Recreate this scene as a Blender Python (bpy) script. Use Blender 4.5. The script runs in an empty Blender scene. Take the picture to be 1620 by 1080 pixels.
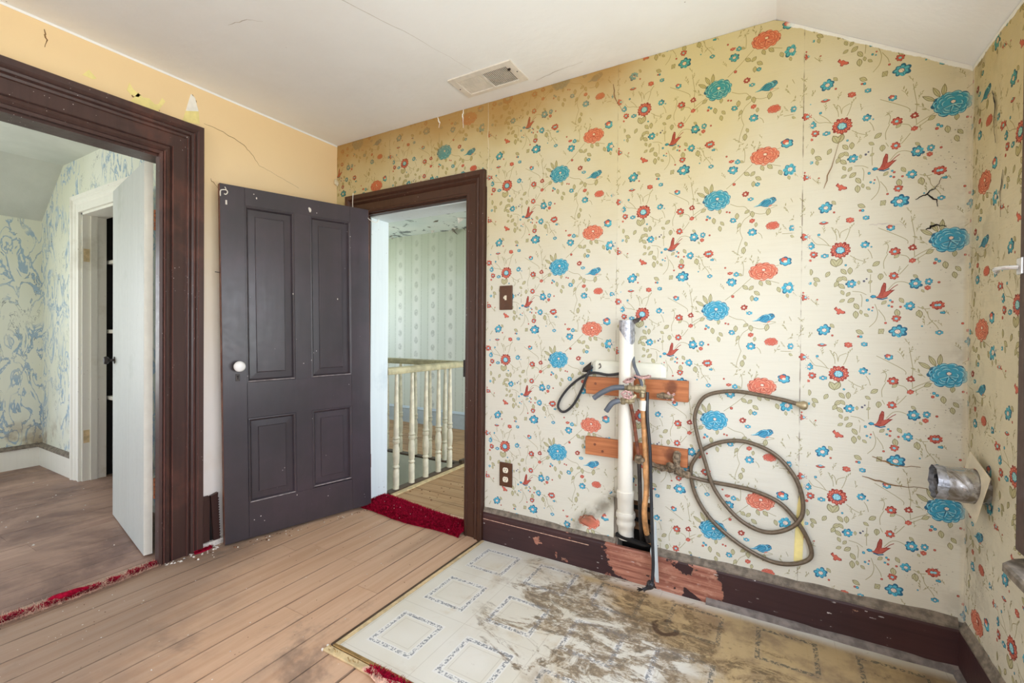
import bpy, bmesh, math, random
from mathutils import Vector, Matrix, noise as mnoise
C = bpy.context.scene.collection
SC = bpy.context.scene
R = random.Random(7)

# ------------------------------------------------------------------ camera, world, light, exposure
def srgb(r, g, b):
    f = lambda v: v / 12.92 if v <= .04045 else ((v + .055) / 1.055) ** 2.4
    return (f(r / 255), f(g / 255), f(b / 255), 1.0)

CAM_H = 1.2
def make_camera():
    pi, ya, ro = -.0081, -.5215, .0084
    F = Vector((math.sin(ya) * math.cos(pi), math.cos(ya) * math.cos(pi), math.sin(pi)))
    r0 = Vector((math.cos(ya), -math.sin(ya), 0)); u0 = r0.cross(F)
    r = math.cos(ro) * r0 + math.sin(ro) * u0
    u = -math.sin(ro) * r0 + math.cos(ro) * u0
    cd = bpy.data.cameras.new('camera'); cam = bpy.data.objects.new('camera', cd); C.objects.link(cam)
    M = Matrix((r, u, -F)).transposed().to_4x4(); M.translation = (0, 0, CAM_H)
    cam.matrix_world = M
    cd.sensor_width = 36; cd.lens = 723.06 / 1620 * 36; cd.shift_y = -9.6 / 1620
    cd.clip_start = .02
    SC.camera = cam
make_camera()

SKY_UP = (.81, .93, 1.15); SKY_HOR = (.89, .95, 1.05); LAWN = (.78, .82, .79)
W_STRENGTH = 5.2; LAWN_GAIN = 1.15
def make_world():
    w = bpy.data.worlds.new('overcast_sky'); SC.world = w; w.use_nodes = True
    nt = w.node_tree; nt.nodes.clear()
    o = nt.nodes.new('ShaderNodeOutputWorld'); b = nt.nodes.new('ShaderNodeBackground')
    tc = nt.nodes.new('ShaderNodeTexCoord'); s = nt.nodes.new('ShaderNodeSeparateXYZ')
    rp = nt.nodes.new('ShaderNodeValToRGB'); mr = nt.nodes.new('ShaderNodeMapRange')
    nt.links.new(tc.outputs['Generated'], s.inputs[0]); nt.links.new(s.outputs['Z'], mr.inputs['Value'])
    mr.inputs['From Min'].default_value = -1; mr.inputs['From Max'].default_value = 1
    nt.links.new(mr.outputs[0], rp.inputs[0])
    e = rp.color_ramp.elements
    lw = tuple(c * LAWN_GAIN for c in LAWN)
    e[0].position = 0; e[0].color = (*lw, 1)
    e[1].position = 1; e[1].color = (*SKY_UP, 1)
    x = e.new(.485); x.color = (*lw, 1); x = e.new(.515); x.color = (*SKY_HOR, 1)
    nt.links.new(rp.outputs[0], b.inputs[0]); b.inputs[1].default_value = W_STRENGTH
    nt.links.new(b.outputs[0], o.inputs[0])
make_world()

def portal(name, loc, rot, sx, sy):
    l = bpy.data.lights.new(name, 'AREA'); l.shape = 'RECTANGLE'; l.size = sx; l.size_y = sy
    l.cycles.is_portal = True
    o = bpy.data.objects.new(name, l); C.objects.link(o); o.location = loc; o.rotation_euler = rot
HP = math.pi / 2
# window openings (m): right wall, wall behind the camera, added unseen ones in next room and hall
WR = (-1.1, 1.62, .62, 1.92)       # y0,y1,z0,z1 on x=.598
WF = (-1.9, -.7, .85, 1.95)        # x0,x1,z0,z1 on y=-1.8
WN = (-4.9, -4.0, .7, 2.0)        # x0,x1,z0,z1 on y=-1.8 (added unseen opening to light the next room)
WH = (2.6, 4.4, .35, 2.25)         # y0,y1,z0,z1 on x=-.5 (added unseen opening to light the hall)
WK = (-1.3, .4, .6, 1.95)          # y0,y1,z0,z1 on x=-5.57 (added unseen opening, boosts the next room's light)
portal('portal_window_right', (.75, (WR[0] + WR[1]) / 2, (WR[2] + WR[3]) / 2), (0, HP, 0), WR[3] - WR[2], WR[1] - WR[0])
portal('portal_window_front', ((WF[0] + WF[1]) / 2, -1.95, (WF[2] + WF[3]) / 2), (HP, 0, 0), WF[1] - WF[0], WF[3] - WF[2])
portal('portal_added_next', ((WN[0] + WN[1]) / 2, -1.95, (WN[2] + WN[3]) / 2), (HP, 0, 0), WN[1] - WN[0], WN[3] - WN[2])
portal('portal_added_knee', (-5.75, (WK[0] + WK[1]) / 2, (WK[2] + WK[3]) / 2), (0, -HP, 0), WK[3] - WK[2], WK[1] - WK[0])
portal('portal_added_hall_end', (-5.5, 3.45, 1.35), (0, -HP, 0), 1.7, 1.5)  # added unseen opening at the hall's left end, brightens the hall
portal('portal_added_hall', (-.35, (WH[0] + WH[1]) / 2, (WH[2] + WH[3]) / 2), (0, HP, 0), WH[3] - WH[2], WH[1] - WH[0])

SC.view_settings.view_transform = 'Standard'; SC.view_settings.look = 'None'
SC.view_settings.gamma = 1; SC.view_settings.use_curve_mapping = False
SC.view_settings.exposure = .50
cy = SC.cycles
cy.use_denoising = True
try: cy.denoiser = 'OPENIMAGEDENOISE'
except Exception: pass
cy.max_bounces = 10; cy.diffuse_bounces = 7; cy.glossy_bounces = 3; cy.transmission_bounces = 2
cy.caustics_reflective = False; cy.caustics_refractive = False
cy.sample_clamp_indirect = 6.0

# ------------------------------------------------------------------ mesh building
class MB:
    """collects shapes in world metres; build() links them as one object"""
    def __init__(s): s.v = []; s.f = []; s.c = []; s.col = None
    def add(s, vs, fs):
        k = len(s.v); s.v += [tuple(v) for v in vs]; s.f += [tuple(i + k for i in f) for f in fs]
        return s
    def box(s, x0, x1, y0, y1, z0, z1):
        return s.add([(x0, y0, z0), (x1, y0, z0), (x1, y1, z0), (x0, y1, z0), (x0, y0, z1), (x1, y0, z1), (x1, y1, z1), (x0, y1, z1)],
                     [(3, 2, 1, 0), (4, 5, 6, 7), (0, 1, 5, 4), (1, 2, 6, 5), (2, 3, 7, 6), (3, 0, 4, 7)])
    def loft(s, rings, caps=True, closed=True):
        n = len(rings[0]); k = len(s.v)
        for r in rings: s.v += [tuple(p) for p in r]
        for i in range(len(rings) - 1):
            for j in range(n if closed else n - 1):
                a = k + i * n + j; b = k + i * n + (j + 1) % n
                s.f.append((a, b, b + n, a + n))
        if caps:
            s.f.append(tuple(k + j for j in range(n))[::-1]); s.f.append(tuple(k + (len(rings) - 1) * n + j for j in range(n)))
        return s
    def tube(s, path, r, n=8, smooth=0, caps=True):
        P = [Vector(p) for p in path]
        if smooth: P = catmull(P, smooth)
        rr = r if callable(r) else (lambda t: r)
        t0 = (P[1] - P[0]).normalized()
        up = Vector((0, 0, 1)) if abs(t0.z) < .9 else Vector((1, 0, 0))
        a = t0.cross(up).normalized(); rings = []
        for i, p in enumerate(P):
            t = (P[min(i + 1, len(P) - 1)] - P[max(i - 1, 0)]).normalized()
            a = (a - t * a.dot(t)).normalized(); b = t.cross(a)
            q = rr(i / (len(P) - 1))
            rings.append([p + (a * math.cos(2 * math.pi * j / n) + b * math.sin(2 * math.pi * j / n)) * q for j in range(n)])
        return s.loft(rings, caps)
    def lathe(s, base, axis, prof, n=16):
        ax = Vector(axis).normalized(); b = Vector(base)
        up = Vector((0, 0, 1)) if abs(ax.z) < .9 else Vector((1, 0, 0))
        u = ax.cross(up).normalized(); w = ax.cross(u)
        return s.loft([[b + ax * h + (u * math.cos(2 * math.pi * j / n) + w * math.sin(2 * math.pi * j / n)) * max(r, 1e-4) for j in range(n)] for h, r in prof])
    def prism(s, poly, o, u, v, w, d):
        """2D polygon in the (u,v) plane at o, extruded by d along w"""
        o, u, v, w = map(Vector, (o, u, v, w))
        a = [o + u * p[0] + v * p[1] for p in poly]
        return s.loft([a, [p + w * d for p in a]])
    def tri(s, a, b, c): return s.add([a, b, c], [(0, 1, 2)])
    def xform(s, M):
        s.v = [tuple(M @ Vector(v)) for v in s.v]; return s
    def build(s, name, mat, parent=None, bevel=0, smooth=False, cols=None, seg=1):
        me = bpy.data.meshes.new(name)
        off = Vector((0, 0, 0)); p = parent
        while p is not None: off += p.location; p = p.parent
        me.from_pydata([tuple(Vector(v) - off) for v in s.v], [], s.f)
        me.update()
        bm = bmesh.new(); bm.from_mesh(me); 
        if cols is None: bmesh.ops.recalc_face_normals(bm, faces=bm.faces)
        bm.to_mesh(me); bm.free()
        if cols is not None:
            at = me.color_attributes.new('print', 'FLOAT_COLOR', 'POINT')
            at.data.foreach_set('color', [q for c in cols for q in c])
        me.materials.append(mat)
        if smooth:
            me.polygons.foreach_set('use_smooth', [True] * len(me.polygons))
            if smooth != 'all': me.set_sharp_from_angle(angle=math.radians(40))
        o = bpy.data.objects.new(name, me); C.objects.link(o)
        if parent: o.parent = parent
        if bevel:
            m = o.modifiers.new('edge', 'BEVEL'); m.width = bevel; m.segments = seg; m.limit_method = 'ANGLE'; m.angle_limit = math.radians(35)
        return o
def catmull(P, k):
    out = []
    for i in range(len(P) - 1):
        p0, p1, p2, p3 = P[max(i - 1, 0)], P[i], P[i + 1], P[min(i + 2, len(P) - 1)]
        for j in range(k):
            t = j / k
            out.append(.5 * ((2 * p1) + (p2 - p0) * t + (2 * p0 - 5 * p1 + 4 * p2 - p3) * t * t + (3 * p1 - p0 - 3 * p2 + p3) * t ** 3))
    return out + [P[-1]]
def tag(o, label, cat=None, group=None, kind=None):
    if label: o['label'] = label
    if cat: o['category'] = cat
    if group: o['group'] = group
    if kind: o['kind'] = kind
    return o
def struct(o, label=None):
    o['kind'] = 'structure'
    if label: o['label'] = label
    return o
def thing(name, label, cat, loc, group=None, kind=None):
    o = bpy.data.objects.new(name, None); o.empty_display_size = .05
    C.objects.link(o); o.location = loc
    return tag(o, label, cat, group, kind)

# ------------------------------------------------------------------ materials
class N:
    def __init__(s, name):
        s.m = bpy.data.materials.new(name); s.m.use_nodes = True
        s.t = s.m.node_tree; s.b = s.t.nodes['Principled BSDF']
        s.tc = s.t.nodes.new('ShaderNodeTexCoord'); s.obj = s.tc.outputs['Object']
    def new(s, k, **kw):
        n = s.t.nodes.new(k)
        for a, b in kw.items(): setattr(n, a, b)
        return n
    def put(s, sock, v):
        if hasattr(v, 'is_linked') or isinstance(v, bpy.types.NodeSocket): s.t.links.new(v, sock)
        elif isinstance(v, (tuple, list)) and len(v) == 3 and sock.type == 'RGBA': sock.default_value = (*v, 1)
        else: sock.default_value = v
    def scale(s, vec, k):
        n = s.new('ShaderNodeMapping'); s.put(n.inputs[0], vec); n.inputs['Scale'].default_value = k; return n.outputs[0]
    def noise(s, sc, det=3, rough=.55, dist=0, vec=None, lac=2.0):
        n = s.new('ShaderNodeTexNoise'); s.put(n.inputs['Vector'], vec or s.obj)
        n.inputs['Scale'].default_value = sc; n.inputs['Detail'].default_value = det; n.inputs['Roughness'].default_value = rough; n.inputs['Distortion'].default_value = dist
        return n.outputs['Fac']
    def voro(s, sc, vec=None, feat='F1'):
        n = s.new('ShaderNodeTexVoronoi', feature=feat); s.put(n.inputs['Vector'], vec or s.obj); n.inputs['Scale'].default_value = sc; return n.outputs['Distance']
    def ss(s, v, a, b, lo=0., hi=1.):
        n = s.new('ShaderNodeMapRange', interpolation_type='SMOOTHSTEP'); s.put(n.inputs['Value'], v)
        n.inputs['From Min'].default_value = a; n.inputs['From Max'].default_value = b; n.inputs['To Min'].default_value = lo; n.inputs['To Max'].default_value = hi
        return n.outputs[0]
    def M(s, op, a, b=0., c=0.):
        n = s.new('ShaderNodeMath', operation=op)
        for i, v in enumerate((a, b, c)): s.put(n.inputs[i], v)
        return n.outputs[0]
    def mix(s, f, a, b, blend='MIX'):
        n = s.new('ShaderNodeMix', data_type='RGBA', blend_type=blend)
        s.put(n.inputs['Factor'], f); s.put(n.inputs[6], a); s.put(n.inputs[7], b); return n.outputs[2]
    def xyz(s, vec=None):
        n = s.new('ShaderNodeSeparateXYZ'); s.put(n.inputs[0], vec or s.obj); return n.outputs
    def rnd(s):
        return s.new('ShaderNodeObjectInfo').outputs['Random']
    def bump(s, h, st=.3, d=.01):
        n = s.new('ShaderNodeBump'); n.inputs['Strength'].default_value = st; n.inputs['Distance'].default_value = d
        s.put(n.inputs['Height'], h); s.t.links.new(n.outputs[0], s.b.inputs['Normal'])
    def out(s, col, rough=.6, metal=0, spec=None):
        s.put(s.b.inputs['Base Color'], col); s.put(s.b.inputs['Roughness'], rough); s.put(s.b.inputs['Metallic'], metal)
        if spec is not None: s.b.inputs['Specular IOR Level'].default_value = spec
        return s.m
def plain(name, col, rough=.6, var=.12, sc=30, metal=0, bump=.0, spec=None):
    n = N(name); f = n.noise(sc, 4)
    c = n.mix(n.ss(f, .35, .65), tuple(q * (1 - var) for q in col[:3]), tuple(min(1, q * (1 + var)) for q in col[:3]))
    if bump: n.bump(f, bump, .004)
    return n.out(c, rough, metal, spec)

def mat_chipped(name, col, col2, chip, spec_d=.030, rough=.45, worn=(.56, .7), grain=(60, 60, 3), streak=.35, freq=38, cut=.13, spec=.45):
    """painted wood: two tones of paint, faint grain, small chips through to white"""
    n = N(name); g = n.noise(1, 4, vec=n.scale(n.obj, grain))
    w = n.noise(2.2, 5, .65)
    c = n.mix(n.ss(w, *worn), col, col2)
    c = n.mix(n.ss(g, .3, .75, 0, streak), c, tuple(q * .45 for q in col[:3]))
    v = n.voro(freq); gate = n.noise(4.0, 3)
    d = n.M('ADD', v, n.M('MULTIPLY', n.noise(110, 2), .16))
    chips = n.M('MULTIPLY', n.ss(n.M('SUBTRACT', d, .08), cut, cut + .02, 1, 0), n.ss(gate, .51, .62))
    c = n.mix(chips, c, chip)
    n.bump(g, .12, .004)
    return n.out(c, n.ss(n.noise(30, 4), .3, .7, rough - .01, rough + .06), 0, spec)

def mat_floor(name, a, b, dark, stain=.5, graindir=(55, 2.2, 55), stain_hi=.7, gi=0, dirt=False, seam=.5):
    n = N(name); r = n.rnd()
    off = n.new('ShaderNodeVectorMath', operation='ADD'); n.put(off.inputs[0], n.obj)
    cx = n.new('ShaderNodeCombineXYZ'); n.put(cx.inputs[0], n.M('MULTIPLY', r, 7.)); n.put(cx.inputs[1], n.M('MULTIPLY', r, 31.)); n.t.links.new(cx.outputs[0], off.inputs[1])
    g = n.noise(1, 5, .6, .6, vec=n.scale(off.outputs[0], graindir))
    g2 = n.noise(1, 3, .5, 0, vec=n.scale(n.obj, (graindir[0] / 6, graindir[1] / 2, graindir[2] / 6)))
    c = n.mix(n.ss(g, .25, .75), a, b)
    c = n.mix(n.ss(r, 0, 1, 0, .20), c, tuple(q * .72 for q in a[:3]))
    s = n.noise(1.6, 6, .68, .3)
    c = n.mix(n.ss(s, stain, stain_hi, 0, .75), c, dark)
    c = n.mix(n.ss(g2, .55, .8, 0, .45), c, dark)
    if dirt:
        X, Y, Z = n.xyz(); q = n.M('ADD', n.M('ADD', X, n.M('MULTIPLY', Y, .8)), n.M('MULTIPLY', n.noise(3, 5, .65), .9))
        c = n.mix(n.ss(q, -1.15, -.55, .55, 0), c, srgb(112, 98, 90))
    gen = n.xyz(n.tc.outputs['Generated']); ga = gen[gi]
    ed = n.M('MULTIPLY', n.M('MINIMUM', ga, n.M('SUBTRACT', 1., ga)), .1375)
    ed = n.M('MULTIPLY', n.ss(ed, .0010, .0035, 1, 0), n.ss(n.noise(3.5, 4), .35, .6, .25, 1))
    c = n.mix(n.M('MULTIPLY', ed, seam), c, tuple(q * .5 for q in dark[:3]))
    spk = n.M('MULTIPLY', n.ss(n.voro(26), .03, .07, 1, 0), n.ss(n.noise(3, 2), .5, .6))
    c = n.mix(n.M('MULTIPLY', spk, .7), c, srgb(225, 220, 212))
    sp2 = n.M('MULTIPLY', n.ss(n.voro(17), .03, .06, 1, 0), n.ss(n.noise(2.3, 2), .52, .6))
    c = n.mix(n.M('MULTIPLY', sp2, .6), c, srgb(70, 52, 45))
    n.bump(g, .18, .003)
    return n.out(c, n.ss(g, .3, .7, .42, .62), 0, .35)

def mat_plaster(name, a, b, crack=True, rough=.85):
    n = N(name); f = n.noise(1.4, 5, .6); h = n.noise(14, 4)
    c = n.mix(n.ss(f, .35, .7), a, b)
    sp = n.M('MULTIPLY', n.ss(n.voro(9), .012, .03, 1, 0), n.ss(n.noise(2, 2), .5, .56))
    c = n.mix(n.M('MULTIPLY', sp, .8), c, srgb(110, 95, 85))
    n.bump(n.M('ADD', h, n.M('MULTIPLY', f, 2.)), .12, .02)
    return n.out(c, rough)

def mat_paper():
    """printed wallpaper: print colours are a vertex attribute; yellower up the wall, dark stains and mildew specks"""
    n = N('flowered_wallpaper'); at = n.new('ShaderNodeAttribute'); at.attribute_name = 'print'
    X, Y, Z = n.xyz()
    c = at.outputs['Color']
    f = n.noise(1.3, 4, .6)
    yellow_z = n.M('ADD', n.M('MULTIPLY', Z, .42), n.M('MULTIPLY', n.M('SUBTRACT', f, .5), .55))  # yellower towards the top, broken up by noise
    c = n.mix(n.ss(yellow_z, .50, 1.10, 0, 1), c, n.mix(1., c, srgb(234, 216, 164), 'MULTIPLY'))
    side = n.ss(X, .575, .59, 0, 1)                                    # the paper on the window wall faded browner
    c = n.mix(n.M('MULTIPLY', side, n.ss(Z, .1, 1.0, .2, .7)), c, n.mix(1., c, srgb(236, 222, 186), 'MULTIPLY'))
    # soot along the top over the register and the door
    soot = n.M('MULTIPLY', n.ss(n.M('ADD', Z, n.M('MULTIPLY', f, .5)), 2.42, 2.78), n.ss(X, -.4, -.75))
    c = n.mix(n.M('MULTIPLY', soot, .85), c, srgb(164, 122, 62))
    # mildew in the corner and along the right wall
    cor = n.M('MULTIPLY', n.ss(n.noise(5, 5, .7), .47, .62), n.M('MULTIPLY', n.ss(X, .50, .60), n.ss(Y, 1.92, 2.12, .25, 1)))
    c = n.mix(n.M('MULTIPLY', cor, .27), c, srgb(96, 82, 58))
    sp = n.M('MULTIPLY', n.ss(n.voro(85), .10, .22, 1, 0), n.M('MULTIPLY', n.ss(n.noise(9, 4), .5, .62), n.M('MULTIPLY', n.ss(X, .35, .6, .06, .8), n.ss(Y, 1.8, 2.12, .35, 1))))
    c = n.mix(sp, c, srgb(58, 50, 38))
    # darker smear along the fold beside the drain pipe
    dx = n.M('SUBTRACT', n.M('MULTIPLY', n.M('ADD', X, .66), .8), n.M('MULTIPLY', n.M('SUBTRACT', Z, .40), .9))
    fold = n.M('MULTIPLY', n.ss(n.M('ABSOLUTE', dx), .0, .07, 1, 0), n.M('MULTIPLY', n.ss(n.M('ABSOLUTE', n.M('ADD', X, .76)), .05, .26, 1, 0), n.ss(Z, .62, .46)))
    fold = n.M('MULTIPLY', fold, n.ss(n.noise(16, 4), .35, .6, .35, 1))
    c = n.mix(n.M('MULTIPLY', fold, .7), c, srgb(96, 84, 62))
    for sx, a_ in ((.0919, .75), (-.6755, .35), (-1.79, .5), (-2.2, .4)):
        sd = n.M('MULTIPLY', n.ss(n.M('ABSOLUTE', n.M('SUBTRACT', X, sx)), .0008, .0026, 1, 0), n.ss(n.noise(14, 3), .42, .6))
        c = n.mix(n.M('MULTIPLY', n.M('MULTIPLY', sd, n.ss(Y, 2.18, 2.19)), a_), c, srgb(96, 74, 46))
    lap = n.M('ADD', n.M('ADD', Z, n.M('MULTIPLY', X, .599)), n.M('MULTIPLY', n.noise(10, 5, .7), .030))
    lap = n.M('MULTIPLY', n.ss(lap, 2.500, 2.504), n.ss(X, .02, .05))
    c = n.mix(n.M('MULTIPLY', lap, .9), c, srgb(232, 230, 222))
    fade = n.M('MULTIPLY', n.ss(X, .576, .590), n.M('MULTIPLY', n.ss(X, .5985, .597), n.ss(Y, 2.18, 2.19)))
    c = n.mix(n.M('MULTIPLY', fade, .35), c, srgb(222, 216, 204))
    wv = n.noise(1, 2, vec=n.scale(n.obj, (8, 8, 260)))
    c = n.mix(n.ss(wv, .45, .8, 0, .10), c, srgb(178, 165, 140))
    n.bump(n.M('ADD', wv, n.M('MULTIPLY', n.noise(9, 4), 1.5)), .12, .006)
    return n.out(c, .62, 0, .3)

def mat_lino():
    n = N('patterned_linoleum'); X, Y, Z = n.xyz()
    P = .325
    def cell(v, o): return n.M('ABSOLUTE', n.M('SUBTRACT', n.M('FLOORED_MODULO', n.M('SUBTRACT', v, o), P), P / 2))
    ax = cell(X, -1.4105); ay = cell(Y, 1.1945)
    m = n.M('MAXIMUM', ax, ay)
    ring = n.ss(n.M('ABSOLUTE', n.M('SUBTRACT', m, .095)), .0065, .0095, 1, 0)
    vine = n.ss(n.noise(120, 2, .6, .6), .46, .54)
    col = n.mix(n.ss(n.noise(2, 3), .3, .7), srgb(224, 222, 214), srgb(212, 207, 192))
    halo = n.ss(n.M('ABSOLUTE', n.M('SUBTRACT', m, .095)), .012, .016, 1, 0)
    col = n.mix(n.M('MULTIPLY', halo, .5), col, srgb(232, 233, 234))
    inner = n.ss(n.M('ABSOLUTE', n.M('SUBTRACT', m, .068)), .001, .002, 1, 0)
    joint = n.ss(n.M('MINIMUM', n.M('ABSOLUTE', n.M('SUBTRACT', ax, P / 2)), n.M('ABSOLUTE', n.M('SUBTRACT', ay, P / 2))), .0008, .002, 1, 0)
    col = n.mix(n.M('MULTIPLY', n.M('MAXIMUM', inner, joint), .28), col, srgb(150, 140, 120))
    # wear: ochre varnish near the wall, brown grime scraped through in the middle
    dist = n.M('SUBTRACT', n.M('MULTIPLY', n.M('SUBTRACT', X, -1.32), .62), n.M('MULTIPLY', n.M('SUBTRACT', 2.19, Y), .60))
    near = n.ss(n.M('ADD', n.M('SUBTRACT', n.M('MULTIPLY', Y, 1.1), 2.05), n.M('MULTIPLY', X, .62)), -.55, .15)
    f1 = n.noise(2.6, 6, .66, .4)
    och = n.M('MULTIPLY', n.ss(n.M('ADD', Y, n.M('MULTIPLY', f1, .05)), 2.19, 2.13), n.M('MULTIPLY', n.ss(n.M('ADD', f1, n.M('MULTIPLY', near, .45)), .50, .72), n.ss(X, -1.38, -1.1)))
    col = n.mix(n.M('MULTIPLY', och, .88), col, n.mix(n.ss(n.noise(6, 5, .7), .4, .65), srgb(186, 158, 108), srgb(142, 114, 74)))
    f2 = n.noise(1, 7, .72, .8, vec=n.scale(n.obj, (3.4, 5.2, 4)))
    cen = n.M('ADD', n.M('MULTIPLY', n.M('POWER', n.M('ADD', X, .62), 2.), -1.1), n.M('MULTIPLY', n.M('POWER', n.M('SUBTRACT', Y, 1.80), 2.), -3.0))
    brown = n.ss(n.M('ADD', f2, n.M('MULTIPLY', cen, .26)), .405, .475)
    scr = n.noise(1, 5, .75, 1.2, vec=n.scale(n.obj, (14, 34, 10)))
    brown = n.M('MULTIPLY', brown, n.ss(scr, .36, .47, .06, 1))
    fine = n.noise(1, 6, .8, .5, vec=n.scale(n.obj, (22, 30, 20)))
    brown = n.M('MULTIPLY', brown, n.ss(fine, .36, .5, .25, 1))
    brown = n.M('MULTIPLY', brown, n.ss(n.M('ADD', X, n.M('MULTIPLY', f1, .4)), -.98, -.80))
    col = n.mix(n.M('MULTIPLY', brown, .86), col, n.mix(n.ss(fine, .4, .62), srgb(146, 122, 88), srgb(92, 76, 56)))
    rr = n.M('SQRT', n.M('ADD', n.M('POWER', n.M('ADD', X, .37), 2.), n.M('POWER', n.M('SUBTRACT', Y, 1.91), 2.)))
    rg = n.M('MULTIPLY', n.ss(n.M('ABSOLUTE', n.M('SUBTRACT', n.M('ADD', rr, n.M('MULTIPLY', n.noise(18, 4), .05)), .068)), .006, .016, 1, 0), n.ss(n.noise(12, 4), .36, .5))
    col = n.mix(n.M('MULTIPLY', rg, .85), col, srgb(66, 44, 30))
    mot = n.M('MULTIPLY', n.ss(fine, .60, .68), n.M('MULTIPLY', n.ss(n.noise(3.5, 4), .44, .6), n.ss(X, -1.15, -.85)))
    col = n.mix(n.M('MULTIPLY', mot, .7), col, srgb(92, 78, 58))
    blk = n.M('MULTIPLY', n.ss(n.noise(7, 6, .75), .62, .7), n.ss(near, .3, .8))
    col = n.mix(n.M('MULTIPLY', blk, .7), col, srgb(70, 58, 44))
    col = n.mix(n.M('MULTIPLY', n.M('MULTIPLY', ring, vine), n.ss(brown, .2, 1, .85, .45)), col, n.mix(och, srgb(112, 118, 126), srgb(84, 84, 74)))
    n.bump(n.M('ADD', f1, n.M('MULTIPLY', scr, .3)), .10, .006)
    return n.out(col, n.ss(brown, 0, 1, .34, .6), 0, .4)

def mat_peeling(name, base, base2):
    """old distemper scraped back in curls: cream coat, blue coat below, dark lifted edges"""
    n = N(name); X, Y, Z = n.xyz()
    v = n.scale(n.obj, (5.5, 5.5, 2.4))
    f = n.noise(1.6, 4, .55, 1.4, vec=v)
    a = n.M('ABSOLUTE', n.M('SUBTRACT', f, .5))
    c = n.mix(n.ss(n.noise(1.2, 3), .35, .7), base, base2)
    c = n.mix(n.M('MULTIPLY', n.ss(a, .022, .034, 1, 0), n.ss(n.noise(2.2, 3), .40, .52)), c, srgb(158, 180, 196))
    ed = n.ss(n.M('ABSOLUTE', n.M('SUBTRACT', a, .026)), .001, .006, 1, 0)
    ed = n.M('MULTIPLY', ed, n.ss(n.noise(8, 4), .48, .6))
    c = n.mix(n.M('MULTIPLY', ed, .85), c, srgb(78, 92, 100))
    lo = n.M('MULTIPLY', n.ss(Z, .55, .15), n.ss(n.noise(6, 4), .5, .68))
    c = n.mix(n.M('MULTIPLY', lo, .75), c, srgb(142, 118, 84))
    n.bump(n.ss(a, .015, .03), .25, .004)
    return n.out(c, .75)

def mat_hall_paper():
    n = N('striped_medallion_paper'); X, Y, Z = n.xyz()
    st = n.M('ABSOLUTE', n.M('SUBTRACT', n.M('FLOORED_MODULO', X, .28), .14))
    col = n.mix(n.ss(st, .02, .10), srgb(230, 234, 228), srgb(216, 223, 214))
    thin = n.ss(n.M('ABSOLUTE', n.M('SUBTRACT', st, .085)), .004, .012, 1, 0)
    col = n.mix(n.M('MULTIPLY', thin, n.ss(n.noise(60, 2), .4, .6, .1, .4)), col, srgb(150, 162, 146))
    row = n.M('FLOOR', n.M('DIVIDE', X, .28))
    zz = n.M('ABSOLUTE', n.M('SUBTRACT', n.M('FLOORED_MODULO', n.M('ADD', Z, n.M('MULTIPLY', row, .09)), .18), .09))
    md = n.M('ADD', n.M('POWER', n.M('DIVIDE', st, .035), 2.), n.M('POWER', n.M('DIVIDE', zz, .048), 2.))
    md = n.M('MULTIPLY', n.ss(md, .4, 1.2, 1, 0), n.ss(n.noise(48, 3), .35, .6, .3, 1))
    col = n.mix(n.M('MULTIPLY', md, .42), col, srgb(120, 134, 120))
    col = n.mix(n.ss(n.M('ADD', Z, n.noise(2, 4)), 1.9, 3.0, 0, .55), col, srgb(168, 172, 138))
    return n.out(col, .8)

def mat_hall_ceiling():
    n = N('flaking_hall_ceiling'); f = n.noise(5, 6, .7, .6)
    c = n.mix(n.ss(n.noise(1.5, 3), .3, .7), srgb(196, 208, 204), srgb(214, 220, 214))
    nw = n.ss(n.xyz()[1], 4.2, 4.55, 0, .05)
    c = n.mix(n.M('MULTIPLY', n.ss(n.M('ADD', f, nw), .575, .60), .85), c, srgb(74, 84, 84))
    n.bump(f, .3, .01)
    return n.out(c, .85)

def mat_base():
    """dark brown baseboard paint, big areas worn to salmon wood primer near the drain pipe"""
    n = N('worn_baseboard_paint'); X, Y, Z = n.xyz()
    g = n.noise(1, 4, vec=n.scale(n.obj, (3, 60, 60)))
    c = n.mix(n.ss(n.noise(2, 3), .4, .65), srgb(58, 36, 38), srgb(74, 46, 46))
    c = n.mix(n.ss(g, .4, .8, 0, .35), c, srgb(34, 20, 22))
    band = n.ss(n.M('ABSOLUTE', n.M('ADD', X, .46)), .18, .36, 1, 0)
    blob = n.noise(1, 5, .58, .2, vec=n.scale(n.obj, (8.5, 8.5, 11)))
    ex = n.ss(n.M('ADD', blob, n.M('MULTIPLY', band, .24)), .655, .672)
    pr = n.mix(n.ss(g, .3, .65), srgb(190, 134, 112), srgb(138, 82, 68))
    pr = n.mix(n.ss(n.noise(1, 5, .75, vec=n.scale(n.obj, (16, 40, 40))), .5, .7, 0, .6), pr, srgb(206, 162, 140))
    c = n.mix(ex, c, pr)
    rim = n.M('MULTIPLY', n.ss(n.M('ABSOLUTE', n.M('SUBTRACT', n.M('ADD', blob, n.M('MULTIPLY', band, .24)), .66)), .0, .006, 1, 0), n.ss(n.noise(20, 3), .5, .6))
    c = n.mix(n.M('MULTIPLY', rim, .5), c, srgb(205, 170, 140))
    v = n.M('ADD', n.voro(1, n.scale(n.obj, (15, 42, 62))), n.M('MULTIPLY', n.M('SUBTRACT', n.noise(120, 3), .5), .3))
    chips = n.M('MULTIPLY', n.ss(v, .12, .15, 1, 0), n.ss(n.noise(5, 4, .7), .50, .60))
    c = n.mix(chips, c, srgb(214, 208, 206))
    n.bump(n.M('ADD', g, ex), .2, .003)
    return n.out(c, .5, 0, .4)

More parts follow.
